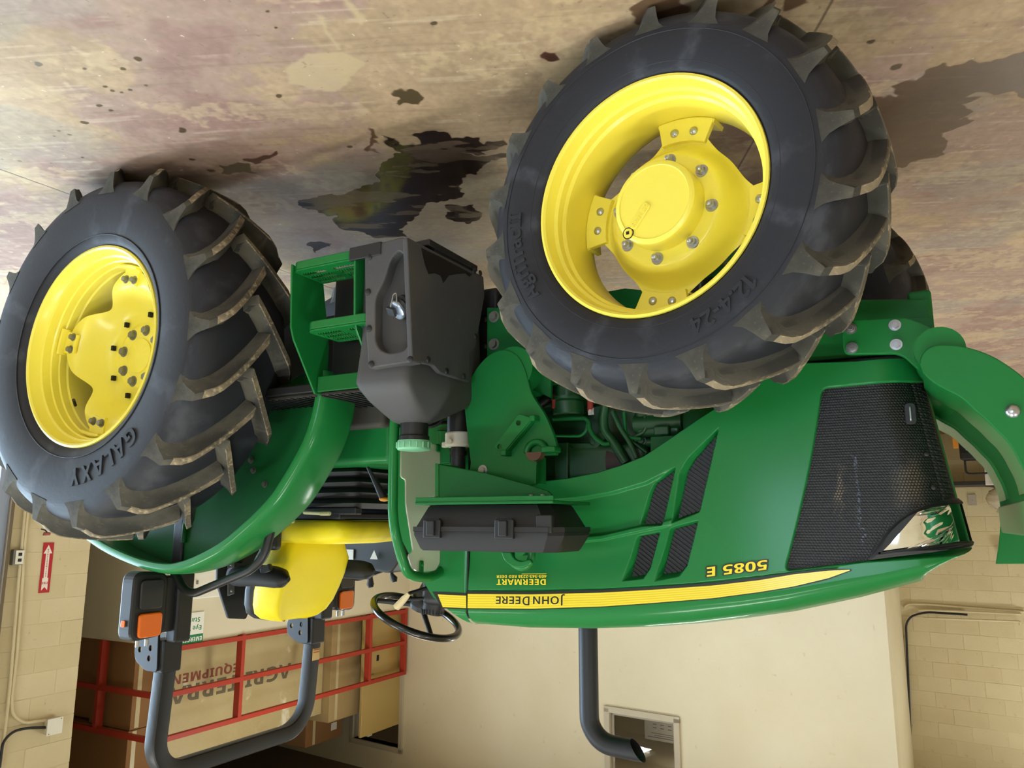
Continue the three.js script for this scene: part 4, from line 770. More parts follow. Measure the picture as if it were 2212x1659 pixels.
{
  const stripeTex = (w, h, text) => canvasTex(w, h, (x) => {
    x.fillStyle = '#f3dc28'; x.fillRect(0, 0, w, h);
    x.fillStyle = '#dfc01c'; for (let k = 0; k < 5; k++) x.fillRect(0, h * (.13 + k * .17), w, h * .045);
    if (text) text(x, w, h);
  });
  // bonnet part: the strip runs from the seam at the rear to the pointed tip in front
  const lo = [[-1.316,1.612],[-1.564,1.603],[-1.808,1.587],[-1.96,1.573],[-2.158,1.552],[-2.291,1.532],[-2.385,1.513],[-2.478,1.5],[-2.532,1.496]], hi = [[-1.317,1.659],[-1.564,1.648],[-1.807,1.629],[-1.958,1.612],[-2.156,1.588],[-2.289,1.565],[-2.383,1.546],[-2.477,1.52],[-2.532,1.498]];
  const blo = [[-1.316,1.603],[-1.564,1.594],[-1.808,1.578],[-1.96,1.565],[-2.158,1.544],[-2.291,1.524],[-2.385,1.507],[-2.478,1.495],[-2.536,1.494]], bhi = [[-1.317,1.663],[-1.564,1.652],[-1.807,1.632],[-1.958,1.615],[-2.156,1.591],[-2.289,1.568],[-2.383,1.549],[-2.476,1.524],[-2.535,1.499]];
  const ink = std(0x141410, { roughness: .4 }), yel = (t) => phys(0xffffff, { map: t, roughness: .4, clearcoat: .4, clearcoatRoughness: .15 });
  mesh('stripe_border', skinDecal(blo, bhi, 90, .0008), ink, bonnet);
  mesh('stripe', skinDecal(lo, hi, 90, .0016), yel(stripeTex(2048, 96)), bonnet);
  const clo = [[-1.193,1.617],[-1.311,1.617]], chi = [[-1.217,1.661],[-1.312,1.66]];
  const quad = (p, z, t) => { const g = new THREE.ShapeGeometry(shapeOf(p)); const b = bounds(p), q = g.attributes.position, uv = g.attributes.uv; for (let i = 0; i < q.count; i++) uv.setXY(i, (q.getX(i) - b[0]) / (b[1] - b[0]), (q.getY(i) - b[2]) / (b[3] - b[2])); return g.translate(0, 0, z); };
  mesh('stripe_border', quad([[-1.169,1.61],[-1.31,1.609],[-1.311,1.664],[-1.211,1.665]], W0 + .0008), ink, cowl);
  mesh('stripe', quad([[-1.193,1.619],[-1.31,1.618],[-1.311,1.659],[-1.215,1.661]], W0 + .0016), yel(stripeTex(256, 96)), cowl);
  // lettering: print cut to the letters
  const letters = (name, p, w, h, draw, z = W0 + .0024, mat = {}) => {   // p: lower left, lower right, upper left as seen by a reader
    const c = document.createElement('canvas'); c.width = w; c.height = h; const x = c.getContext('2d');
    x.fillStyle = '#000'; x.fillRect(0, 0, w, h); draw(x, w, h, true); const al = new THREE.CanvasTexture(c);
    const t = canvasTex(w, h, (y) => draw(y, w, h, false));
    const A = p[0], B = p[1], D = p[2], g = new THREE.BufferGeometry(), C = [B[0] + D[0] - A[0], B[1] + D[1] - A[1]];
    g.setAttribute('position', new THREE.BufferAttribute(new Float32Array([...A, z, ...B, z, ...C, z, ...D, z]), 3)); g.setAttribute('normal', new THREE.BufferAttribute(new Float32Array([0, 0, 1, 0, 0, 1, 0, 0, 1, 0, 0, 1]), 3)); g.setAttribute('uv', new THREE.BufferAttribute(new Float32Array([0, 0, 1, 0, 1, 1, 0, 1]), 2)); g.setIndex([0, 1, 2, 0, 2, 3]);
    return mesh(name, g, std(0xffffff, { map: t, alphaMap: al, alphaTest: .5, roughness: .45, ...mat }), bonnet);
  };
  letters('maker_lettering', [[-1.682,1.596],[-1.367,1.61],[-1.681,1.639]], 1024, 150, (x, w, h, mask) => {
    const put = (s, px, f) => { x.font = f; x.lineJoin = 'round'; x.lineWidth = 16; x.strokeStyle = mask ? '#fff' : '#f8e23a'; x.strokeText(s, px, h * .80); };
    const word = (fill) => { let px = 14; for (const [s, big] of [['J', 1], ['OHN', 0], [' ', 2], ['D', 1], ['EERE', 0]]) { if (big === 2) { px += 12; continue; } const f = (big ? '132px' : '112px') + ' sans-serif'; x.font = f; const k = x.measureText(s).width; x.save(); x.translate(px, 0); x.scale(big ? 1.15 : 1.32, 1); if (fill) { x.fillStyle = mask ? '#fff' : '#15120a'; x.strokeStyle = x.fillStyle; x.lineWidth = 5; x.fillText(s, 0, h * .8); x.strokeText(s, 0, h * .8); } else put(s, 0, f); x.restore(); px += k * (big ? 1.15 : 1.32) + 6; } };
    if (!mask) { x.fillStyle = '#f8e23a'; x.fillRect(0, 0, w, h); }
    word(false); word(true);
  });
  letters('model_lettering', [[-2.323,1.468],[-2.135,1.496],[-2.321,1.509]], 640, 150, (x, w, h, mask) => {
    if (!mask) { x.fillStyle = '#1a1a12'; x.fillRect(0, 0, w, h); }
    x.font = 'bold 138px sans-serif'; x.lineJoin = 'round'; x.save(); x.translate(14, h * .86); x.scale((w - 30) / x.measureText('5085 E').width, 1); x.lineWidth = 20; x.strokeStyle = mask ? '#fff' : '#1a1a12'; x.strokeText('5085 E', 0, 0); x.fillStyle = mask ? '#fff' : '#f5de22'; x.fillText('5085 E', 0, 0); x.restore();
  });
  letters('dealer_lettering', [[-1.619,1.532],[-1.428,1.539],[-1.619,1.573]], 768, 190, (x, w, h, mask) => {
    if (!mask) { x.fillStyle = '#f0d824'; x.fillRect(0, 0, w, h); }
    x.fillStyle = mask ? '#fff' : '#f0d824'; const fit = (s, f, y, k) => { x.font = f; x.save(); x.translate(6, y); x.scale(k * (w - 12) / x.measureText(s).width, 1); x.fillText(s, 0, 0); x.restore(); };
    fit('DEERMART', 'bold 118px sans-serif', 96, 1); fit('403-343-2238 RED DEER', 'bold 58px sans-serif', 158, 1); x.fillRect(6, 172, w * .48, 6);
  });
}


// ---------------------------------------------------------------- wheels (axle along local z, outer face towards +z)
function latheZ(profile, seg = 96) { const g = new THREE.LatheGeometry(profile.map((p) => new THREE.Vector2(p[0], p[1])), seg); return toCreasedNormals(g.rotateX(Math.PI / 2), .6); }
function tyreKit(o) {
  const { rim, Rc, Rl, hw, n, sweepAng, rEdge, rTip } = o, h = rEdge - rim;
  // half section from the bead out over the flank to the void edge, then over the tread floor to the centre
  const side = smooth([[.80, rim - .008], [.88, rim + .006], [.95, rim + .14 * h], [1.01, rim + .42 * h], [1.03, rim + .70 * h], [1.02, rim + .90 * h], [1.005, rEdge]], 4);
  const floor = smooth([[1.0, rEdge + .003], [.93, rEdge + .026 * o.k], [.78, Rc - .016 * o.k], [.5, Rc - .005], [0, Rc]], 4);
  const half = [...side, ...floor];
  const prof = [...half.map(([z, r]) => [r, z * hw]), ...half.slice(0, -1).reverse().map(([z, r]) => [r, -z * hw])];
  const carcass = toCreasedNormals(new THREE.LatheGeometry(prof.map((p) => new THREE.Vector2(p[0], p[1])), 128).rotateX(Math.PI / 2), .5);
  { const uv = carcass.attributes.uv; for (let i = 0; i < uv.count; i++) uv.setXY(i, uv.getX(i) * 4, uv.getY(i) * 1.2); }
  const fl = floor.map(([z, r]) => [z * hw, r]), baseR = (z) => interp(fl, Math.min(Math.abs(z), hw));
  // one bar: broad foot, hollow flanks, narrow crest; its outer end is flush with the flank
  const bar = (sgn) => {
    const st = [], N = 10;
    for (let i = 0; i <= N; i++) {
      const f = i / N, z = lerp(-.13 * hw, .97 * hw, f), e = z / hw, end = sstep(.72, 1, f);
      st.push({ zt: z, rt: lerp(Rl - .006 * e * e, rTip, end), zb: lerp(z, 1.02 * hw, end), rb: lerp(baseR(z) - .012, rEdge - .006, end), a: sweepAng * (1 - f) ** 1.2, wt: lerp(.030, .024, f) * o.k, wb: lerp(.082, .086, f) * o.k });
    }
    st.unshift({ ...st[0], zt: st[0].zt - .012 * o.k, rt: st[0].rt - .022 * o.k, zb: st[0].zb - .02 * o.k, wt: st[0].wt * .9 });
    const rings = st.map((s) => { const wm = lerp(s.wt, s.wb, .24), lv = [[s.wb, 0], [lerp(s.wt, s.wb, .5), .22], [wm, .52], [s.wt, .95], [s.wt * .86, 1]]; return [...lv.map((l) => [-1, ...l]), ...[...lv].reverse().map((l) => [1, ...l])].map(([sd, w, t]) => { const r = lerp(s.rb, s.rt, t), z = lerp(s.zb, s.zt, t) * sgn, a = s.a + sd * w / 2 / r; return [r * Math.cos(a), r * Math.sin(a), z]; }); });
    let g = hull(sgn > 0 ? rings : rings.map((r) => [...r].reverse()));
    { const ix = [...g.index.array], body = [], crest = [], m = rings[0].length; for (let q = 0; q < ix.length; q += 3) { const on = (v) => v < rings.length * m && [3, 4, 5, 6].includes(v % m) && v >= m && v < (rings.length - 1) * m; (on(ix[q]) && on(ix[q + 1]) && on(ix[q + 2]) ? crest : body).push(ix[q], ix[q + 1], ix[q + 2]); } g.setIndex([...body, ...crest]); g = toCreasedNormals(g, .5); g.clearGroups(); g.addGroup(0, body.length, 0); g.addGroup(body.length, crest.length, 1); }
    uvm(g); const uv = g.attributes.uv; for (let i = 0; i < uv.count; i++) uv.setXY(i, uv.getX(i) * 1.7, uv.getY(i) * 1.7);
    return g;
  };
  return { carcass, bars: [bar(1), bar(-1)], n, hw, rim, Rc };
}
function ringText(s, r, size, z, a0, step, depth = .004, flip = false) {   // embossed letters round a side wall, tops outward, read clockwise from outside
  const out = []; let a = a0;
  for (const ch of s) {
    if (ch === ' ') { a -= step * .6; continue; }
    const g = new TextGeometry(ch, { font, size, depth, curveSegments: 3, bevelEnabled: true, bevelSize: .0008, bevelThickness: .0012, bevelSegments: 1 }); g.computeBoundingBox();
    const w = g.boundingBox.max.x - g.boundingBox.min.x; g.translate(-g.boundingBox.min.x - w / 2, 0, 0);
    const half = w / 2 / r; a -= half;
    out.push(plain(g.translate(0, r, z).rotateZ(a - Math.PI / 2))); a -= half + step * .18;
  }
  return out;
}
function tyre(w, kit, turn = 0, dust = [M.lug, M.crest]) {
  mesh('tire', kit.carcass, M.rubber, w);
  for (let i = 0; i < kit.n; i++) for (const s of [0, 1]) { const m = mesh('tread_lug', kit.bars[s], dust, w); m.rotation.z = turn + (i + s * .5) / kit.n * Math.PI * 2; }
}
const polarDisc = (n, m, rb, zf, r0 = 0) => {
  const pos = [], uv = [], idx = [];
  for (let i = 0; i <= n; i++) for (let j = 0; j <= m; j++) { const a = i / n * Math.PI * 2, r = lerp(r0, rb(a), j / m); pos.push(r * Math.cos(a), r * Math.sin(a), zf(r, a)); uv.push(r * Math.cos(a), r * Math.sin(a)); }
  for (let i = 0; i < n; i++) for (let j = 0; j < m; j++) { const a = i * (m + 1) + j, b = a + m + 1; idx.push(a, a + 1, b, a + 1, b + 1, b); }
  const g = new THREE.BufferGeometry(); g.setAttribute('position', new THREE.BufferAttribute(new Float32Array(pos), 3)); g.setAttribute('uv', new THREE.BufferAttribute(new Float32Array(uv), 2)); g.setIndex(idx); g.computeVertexNormals(); return g;
};
const lobes = (a, a0, sharp) => Math.pow(Math.max(0, .5 + .5 * Math.cos(4 * (a - a0))), sharp);
function nutGeo(r) { return merge([bolt([0, 0, 0], [0, 0, 1], r, r * .75), new THREE.CylinderGeometry(r * .55, r * .55, r * 1.1, 14).rotateX(Math.PI / 2).translate(0, 0, r * 1.2), new THREE.SphereGeometry(r * .53, 14, 8, 0, Math.PI * 2, 0, Math.PI / 2).rotateX(Math.PI / 2).scale(1, 1, .5).translate(0, 0, r * 1.7)]); }

const frontKit = tyreKit({ rim: .322, Rc: .515, Rl: .559, hw: .155, n: 18, sweepAng: .32, k: 1, rEdge: .456, rTip: .523 });
const rearKit = tyreKit({ rim: .384, Rc: .668, Rl: .724, hw: .205, n: 17, sweepAng: .36, k: 1.2, rEdge: .594, rTip: .676 });
const F0 = -10 * R;
const frontRim = latheZ([[.314, .128], [.323, .132], [.3275, .138], [.326, .143], [.319, .144], [.313, .139], [.309, .118], [.306, .106], [.297, .1], [.296, .078], [.288, .07], [.285, .04], [.284, -.06], [.298, -.1], [.312, -.12], [.326, -.143]]);
const frontDisc = polarDisc(128, 40, (a) => lerp(.205, .262, lobes(a, F0, 2.2)), (r, a) => .026 - .075 * sstep(.150, .212, r) + .004 * sstep(.21, .23, r));
const hubcap = latheZ([[.117, .02], [.117, .078], [.115, .086], [.109, .090], [.102, .091], [.100, .089], [.0001, .089]], 64);
const sector = (r0, r1, half, z0, z1, b = .003) => plate([...span(-half, half, 10).map((a) => [r1 * Math.cos(a), r1 * Math.sin(a)]), ...span(half, -half, 10).map((a) => [r0 * Math.cos(a), r0 * Math.sin(a)])], z0, z1, b);
function frontWheel(name, label, parent, x, y, z, steer, turn) {
  const w = group('front_wheel', parent, x, y, z); w.rotation.y = steer; w.userData.label = label;
  tyre(w, frontKit, turn);
  mesh('rim', frontRim, M.yellow, w);
  mesh('wheel_disc', frontDisc, M.yellow, w);
  for (let k = 0; k < 4; k++) {
    const a = F0 + k * Math.PI / 2, m = mesh('rim_clamp', [sector(.216, .284, .30, -.052, -.032), sector(.272, .284, .31, -.10, -.035), sector(.218, .226, .30, -.085, -.035)], M.yellow, w); m.rotation.z = a;
    for (const s of [-1, 1]) { const q = a + s * .12; mesh('clamp_bolt', bolt([.243 * Math.cos(q), .243 * Math.sin(q), -.033], [0, 0, 1], .0125, .009, true), M.steel, w); }
  }
  mesh('hub_cap', hubcap, M.yellow, w);
  const nut = nutGeo(.0135);
  for (let k = 0; k < 8; k++) { const a = k / 8 * Math.PI * 2 + 35 * R, m = mesh('lug_nut', nut, M.steel, w); m.position.set(.1375 * Math.cos(a), .1375 * Math.sin(a), .0255); }
  return w;
}
const front = frontWheel('front_wheel', 'near front wheel steered outward, dusty lugged tire on yellow rim', tractor, -2.1725, .532, .7035, 8.564 * R, 5.3 * R);
{
  // oil level mark on the near hub cap
  const pill = rounded([[-.040, -.0125], [.040, -.0125], [.040, .0125], [-.040, .0125]], .012, 5), zc = .089;
  const t = new TextGeometry('OIL LEVEL', { font, size: .0115, depth: .0016, curveSegments: 3, bevelEnabled: false }); t.computeBoundingBox(); t.translate(-t.boundingBox.max.x / 2, -.0057, .003);
  const p = [.0765, .0715];
  mesh('mark_pad', [plate(pill, 0, .003, .0012), plain(t)], M.yellow, front).applyMatrix4(new THREE.Matrix4().makeRotationZ(49 * R).setPosition(p[0] - .036, p[1] - .041, zc));
  mesh('oil_plug', merge([latheZ([[.0001, .004], [.0125, .004], [.0135, .002], [.0135, -.002]], 28), latheZ([[.0135, .001], [.0155, .001], [.016, 0]], 28)]), M.yellow, front).position.set(p[0], p[1], zc + .0005);
  mesh('plug_socket', rbox(.009, .009, .002, p[0], p[1], zc + .005, .001), M.dark, front);
  mesh('plug_seal', new THREE.TorusGeometry(.0152, .0014, 8, 28).translate(p[0], p[1], zc + .0015), M.dark, front);
  const zw = .1575;
  mesh('size_lettering', ringText('12.4-24', .378, .040, zw - .001, 135 * R, .03, .004), M.rubber, front);
  mesh('tread_lettering', ringText('AgriTrac II', .385, .042, zw - .0005, 34 * R, .022, .004), M.rubber, front);
  mesh('side_ridge', [new THREE.TorusGeometry(.436, .0014, 6, 120).translate(0, 0, .159), new THREE.TorusGeometry(.356, .002, 6, 120).translate(0, 0, .1505)], M.rubber, front);
}
frontWheel('front_wheel', 'far front wheel seen under the bonnet', tractor, -2.245, .532, -.70, 7 * R, .22).children.forEach((c) => { });
const L0 = -12 * R;
const rearRim = latheZ([[.376, .166], [.384, .172], [.3885, .179], [.387, .185], [.379, .187], [.372, .182], [.366, .158], [.360, .146], [.352, .142], [.350, .112], [.345, .108], [.344, .082], [.339, .078], [.338, .052], [.333, .046], [.332, -.1], [.36, -.15], [.387, -.185]]);
const rearDisc = polarDisc(160, 40, (a) => lerp(.232, .328, lobes(a, L0, .9)), (r, a) => -.036 - .006 * sstep(.125, .14, r) + .108 * sstep(.165, .285, r));
function rearWheel(label, parent, x, y, z, turn) {
  const w = group('rear_wheel', parent, x, y, z); w.userData.label = label;
  tyre(w, rearKit, turn);
  mesh('rim', rearRim, M.yellow, w); mesh('wheel_disc', rearDisc, M.yellow, w);
  mesh('hub_cap', latheZ([[.0001, -.028], [.066, -.028], [.070, -.030], [.072, -.04]], 40), M.yellow, w);
  const nut = bolt([0, 0, 0], [0, 0, 1], .017, .014);
  for (let k = 0; k < 8; k++) { const a = k / 8 * Math.PI * 2 - 15 * R, m = mesh('lug_nut', nut, M.steelDull, w); m.position.set(.105 * Math.cos(a), .105 * Math.sin(a), -.036); }
  for (let k = 0; k < 4; k++) {
    const a = L0 + k * Math.PI / 2, m = mesh('rim_lug', [sector(.262, .336, .14, .062, .076), sector(.326, .338, .16, .03, .10)], M.yellow, w); m.rotation.z = a;
    for (const s of [-1, 1]) { const q = a + s * .09, g = mesh('clamp_bolt', bolt([.284 * Math.cos(q), .284 * Math.sin(q), .075], [0, 0, 1], .013, .014), M.steelDull, w); }
  }
  for (const [q, r] of [[.5, .165], [1.3, .165], [2.1, .17], [2.9, .165], [3.6, .165], [4.4, .17], [5.3, .165], [6.0, .17]]) mesh('slot', rbox(.012, .02, .016, r * Math.cos(q), r * Math.sin(q), -.03, .001), M.dark, w);
  mesh('valve', rod([.33 * Math.cos(.62), .33 * Math.sin(.62), .04], [.30 * Math.cos(.62), .30 * Math.sin(.62), .065], .006), M.black, w);
  return w;
}
const rear = rearWheel('near rear wheel, tall lugged tire on a deep yellow rim', tractor, 0, .716, .7565, 10 * R);
mesh('maker_lettering', ringText('GALAXY', .468, .062, .2085, 136 * R, .10, .005), M.rubber, rear);
mesh('side_ridge', [new THREE.TorusGeometry(.425, .0025, 6, 140).translate(0, 0, .2)], M.rubber, rear);
const far = rearWheel('far rear wheel, mostly hidden', tractor, 0, .716, -.7565, .1);


// ---------------------------------------------------------------- running gear and engine
mesh('gearbox_housing', [rbox(1.75, .42, .44, -.72, .70, 0, .03), rbox(.5, .5, .5, .08, .72, 0, .05), rod([0, .716, -.62], [0, .716, .62], .11, .11, 24), rbox(.2, .3, .24, 0, .716, .5, .03), rbox(.2, .3, .24, 0, .716, -.5, .03)], M.dark, tractor);
mesh('front_axle', [rod([-2.2, .5, -.5], [-2.2, .5, .5], .075, .075, 20), rbox(.2, .2, .3, -2.2, .53, 0, .03), rbox(.16, .26, .14, -2.2, .53, .52, .03), rbox(.16, .26, .14, -2.2, .53, -.52, .03), rod([-2.18, .532, .55], [-2.172, .532, .72], .09, .1, 24), rod([-2.22, .532, -.55], [-2.235, .532, -.66], .1, .12, 24)], M.engine, tractor);
mesh('black_filler', rbox(.27, .42, .30, -1.02, .67, .44, .012), std(0x0e0f10, { roughness: .5 }), tractor);  // made-up black block, added to fill the gap behind the steps with dark
mesh('steering_rod', [rod([-2.08, .5, -.45], [-2.08, .5, .45], .02), rod([-1.98, .56, .2], [-2.1, .5, .52], .022)], M.black, tractor);
{
  const f = group('front_frame', tractor);
  mesh('frame_rail', plate([[-2.78, .76], [-2.78, .905], [-1.3, .905], [-1.3, .62], [-1.9, .60], [-2.3, .70]], .26, .31, .004), M.greenSatin, f);
  mesh('frame_rail', plate([[-2.78, .76], [-2.78, .905], [-1.3, .905], [-1.3, .62], [-1.9, .60], [-2.3, .70]], -.31, -.26, .004), M.greenSatin, f);
  mesh('frame_front', rbox(.06, .2, .6, -2.76, .83, 0, .01), M.greenSatin, f);
  mesh('rubber_seal', rbox(1.4, .014, .58, -2.08, .912, 0, .003), M.black, f);
}
{
  const e = group('engine', tractor);
  mesh('engine_block', [rbox(.9, .5, .38, -1.78, 1.02, -.02, .02), rbox(.86, .10, .44, -1.75, .92, -.02, .02)], M.engine, e);
  mesh('intake_manifold', [rbox(.62, .13, .1, -1.63, 1.17, .20, .03), rbox(.05, .14, .02, -1.64, 1.17, .255, .004), rbox(.02, .13, .012, -1.55, 1.17, .252, .003)], M.engine, e);
  mesh('manifold_end', rod([-1.80, 1.17, .20], [-1.86, 1.17, .20], .062, .05, 24), std(0x4a3a38, { roughness: .7 }), e);
  const c = [[-1.667,.968],[-1.667,.997]];
  mesh('fuel_filter', [turned([[.001, 0], [.052, 0], [.055, .004], [.055, .045], [.052, .05], [.06, .052], [.06, .062], [.03, .066], [.001, .066]].map(([r, y]) => [r, -y + .03]).reverse(), [c[0][0], c[0][1] + .01, .26], [0, 1, 0], 28), turned([[.001, -.16], [.045, -.16], [.048, -.02], [.001, -.02]], [c[0][0], c[0][1], .26])], M.engine, e);
  mesh('filter_bowl', rod([c[0][0], c[0][1] - .01, .26], [c[0][0], c[0][1] - .14, .26], .046, .046, 24), M.black, e);
  const L = (a, z) => a.map((p) => [p[0], p[1], z]);
  mesh('coolant_pipe', pipe(L([[-1.812,.956],[-1.798,1.029],[-1.801,1.068],[-1.833,1.108],[-1.875,1.179]], .27), .016, .05), M.engine, e);
  mesh('fuel_line', pipe(L([[-1.618,1.019],[-1.739,1.024],[-1.751,1.038],[-1.75,1.059],[-1.771,1.091],[-1.804,1.116],[-1.825,1.114]], .28), .0075, .03), M.greenSatin, e);
  mesh('fuel_line', pipe(L([[-1.836,1.006],[-1.862,1.065],[-1.893,1.112],[-1.915,1.166]], .28), .008, .04), M.engine, e);
  mesh('fuel_line', pipe(L([[-1.872,1.011],[-1.877,1.08],[-1.889,1.096],[-1.929,1.103]], .27), .0055, .02), M.greenSatin, e);
  mesh('fuel_line', pipe(L([[-1.939,1.014],[-1.944,1.075],[-1.886,1.102],[-1.944,1.148]], .26), .006, .02), M.engine, e);
  mesh('fuel_line', pipe(L([[-1.609,1.076],[-1.721,1.084],[-1.742,1.066],[-1.744,1.043]], .28), .005, .02), M.greenSatin, e);
  mesh('injection_pump', [rbox(.16, .13, .12, -1.98, 1.03, .2, .02), rod([-1.9, 1.05, .24], [-2.06, 1.05, .24], .03, .03), rod([-1.93, 1.11, .22], [-2.05, 1.11, .22], .016, .016), rbox(.05, .03, .03, -2.0, 1.08, .27, .006)], M.engine, e);
  for (let k = 0; k < 5; k++) mesh('bolt', bolt([-1.58 - k * .085, 1.105 + (k % 2) * .015, .235], [0, 0, 1], .012, .01), M.engine, e);
  mesh('link_arm', plate(rounded([[-1.62, 1.10], [-1.62, 1.135], [-1.76, 1.13], [-1.80, 1.085], [-1.82, 1.10], [-1.80, 1.06], [-1.76, 1.075], [-1.74, 1.105]], .01), .235, .247, .003), M.engine, e);
  for (const [u, v] of [[-1.634,.963], [-1.765,.984]]) mesh('hose_clip', [rbox(.02, .05, .014, u, v, .3, .006)], std(0x9a2d22, { roughness: .5 }), e);
  mesh('clip_plate', [rbox(.022, .024, .004, [-1.768,1.006][0], [-1.768,1.006][1], .3, .003), bolt([[-1.768,1.006][0], [-1.768,1.006][1], .302], [0, 0, 1], .008, .006)], M.steel, e);
  mesh('engine_hose', [pipe([[-1.45, 1.0, .2], [-1.52, .98, .26], [-1.6, .93, .24]], .018, .05), pipe([[-1.42, .95, .2], [-1.5, .9, .27], [-1.7, .86, .24]], .02, .08)], M.black, e);
  mesh('radiator_side', plate([[-1.953,.997],[-1.948,1.179],[-2.188,.998],[-2.193,.895],[-1.957,.873]], .225, .24, .002), M.greenSatin, e);
  mesh('firewall', rbox(.02, .75, .6, -1.34, 1.2, 0, .004), M.engine, e);
  mesh('inner_shroud', rbox(1.2, .02, .5, -1.9, 1.42, 0, .004), M.engine, e);
}
// exhaust
{
  const x = -1.61, z = -.02, ex = group('exhaust_stack', tractor);
  const a = [-1.609,1.746], b = [-1.607,2.044], c = [-1.638,2.094], d = [-1.755,2.098];
  const line = [V(a[0], 1.55, z), V(a[0], 2.02 - .05, z)];
  const cr = .09, top = b[1];
  const pts = [V(a[0], 1.55, z)]; for (let i = 0; i <= 12; i++) pts.push(V(a[0], lerp(1.6, top - .01, i / 12), z));
  for (let i = 1; i <= 16; i++) { const f = i / 16 * Math.PI * .49; pts.push(V(a[0] - cr * (1 - Math.cos(f)), top + cr * Math.sin(f), z)); }
  const e = pts[pts.length - 1]; for (let i = 1; i <= 4; i++) pts.push(V(e.x - i * .022, e.y + i * .001, z));
  const g = sweep(pts, (i) => .0345, 28, false);
  { const p = g.attributes.position; for (let i = p.count - 29; i < p.count; i++) p.setX(i, p.getX(i) - (p.getY(i) - e.y) * .75); g.computeVertexNormals(); }
  mesh('pipe', g, std(0x2b2d33, { roughness: .45, metalness: .3, bumpMap: scaled(grainFine, 6), bumpScale: .0004 }), ex);
  mesh('base_ring', new THREE.TorusGeometry(.04, .008, 8, 28).rotateX(Math.PI / 2).translate(a[0], 1.735, z), M.black, ex);
}

// ---------------------------------------------------------------- loader brackets on the near side
{
  const b = group('loader_bracket', tractor);
  const out = smooth([[-1.351,.961],[-1.363,.913],[-1.4,.85],[-1.451,.806],[-1.509,.794],[-1.559,.819],[-1.59,.872],[-1.614,.952],[-1.658,1.02],[-1.691,1.088]], 3).concat([[-1.702,1.127],[-1.701,1.159],[-1.632,1.159],[-1.627,1.249],[-1.563,1.269],[-1.368,1.265],[-1.382,1.172]]);
  mesh('side_plate', plate(out, .415, .435, .003), M.green, b);
  const cup = [-1.635,1.137];
  mesh('pin_cradle', [new THREE.TorusGeometry(.034, .011, 10, 24, Math.PI).rotateZ(Math.PI).translate(cup[0], cup[1] + .012, .445), rbox(.05, .02, .05, cup[0] - .055, cup[1] + .006, .45, .006)], M.green, b);
  mesh('pin_seat', new THREE.CylinderGeometry(.028, .028, .03, 24, 1, false, 0, Math.PI).rotateX(Math.PI / 2).rotateZ(Math.PI / 2).translate(cup[0], cup[1] + .012, .45), std(0x6e5242, { roughness: .8 }), b);
  const s = [[-1.585,1.022],[-1.634,1.04],[-1.529,1.147],[-1.491,1.127]];
  const hole = (p) => Array.from({ length: 12 }, (_, i) => [p[0] + .011 * Math.cos(-i / 6 * Math.PI), p[1] + .011 * Math.sin(-i / 6 * Math.PI)]);
  mesh('strap', [plate(rounded(s, .012), .462, .472, .002, [hole([-1.585,1.053]), hole([-1.515,1.127])]), rbox(.02, .02, .05, s[1][0], s[1][1], .45), rbox(.02, .02, .05, s[2][0], s[2][1], .45)], M.green, b);
  const e0 = s[1], e1 = s[2], len = Math.hypot(e0[0] - e1[0], e0[1] - e1[1]);
  mesh('strap_flange', rbox(len, .004, .03, 0, 0, 0).rotateZ(Math.atan2(e1[1] - e0[1], e1[0] - e0[0])).translate((e0[0] + e1[0]) / 2, (e0[1] + e1[1]) / 2, .45), M.green, b);
  mesh('bolt', bolt([...[-1.431,1.199], .435], [0, 0, 1], .014, .012), M.steel, b);
  mesh('plate_edge', plate([[-1.593,1.155],[-1.615,1.156],[-1.615,1.246],[-1.593,1.246]], .33, .42, .002), M.green, b);
  // bolted mounting pad behind, by the tank
  mesh('mount_pad', plate([[-1.392,.61],[-1.483,.622],[-1.645,.799],[-1.644,.958],[-1.394,.84]], .335, .352, .003), M.greenSatin, b);
  for (const p of [[-1.423,.648], [-1.423,.749]]) mesh('bolt', bolt([...p, .352], [0, 0, 1], .017, .014), M.steelDull, b);
  for (const p of [[-1.381,.651], [-1.382,.75]]) mesh('bolt', bolt([...p, .34], [0, 0, 1], .011, .009, true), M.black, b);
  mesh('black_pad', rbox(.12, .5, .03, -1.36, .78, .315, .01), M.black, b);
  mesh('cross_tube', rod([-1.54, .86, -.44], [-1.54, .86, .43], .075, .075, 28), M.green, b);
  // hook above the tool box
  const h = [-1.557,1.484];
  mesh('hose_hook', [new THREE.TorusGeometry(.038, .013, 12, 28, Math.PI * 1.25).rotateZ(-.5).translate(h[0], h[1] - .01, .40), rod([h[0] - .01, h[1] - .03, .36], [h[0] - .01, h[1] - .03, .43], .022)], M.green, b);
  mesh('hook_lip', plate(smooth([[-1.5,1.464],[-1.512,1.491],[-1.542,1.51],[-1.576,1.512],[-1.612,1.498],[-1.606,1.486],[-1.576,1.492],[-1.551,1.485],[-1.536,1.464]], 3), .42, .434, .004), M.green, b);
}
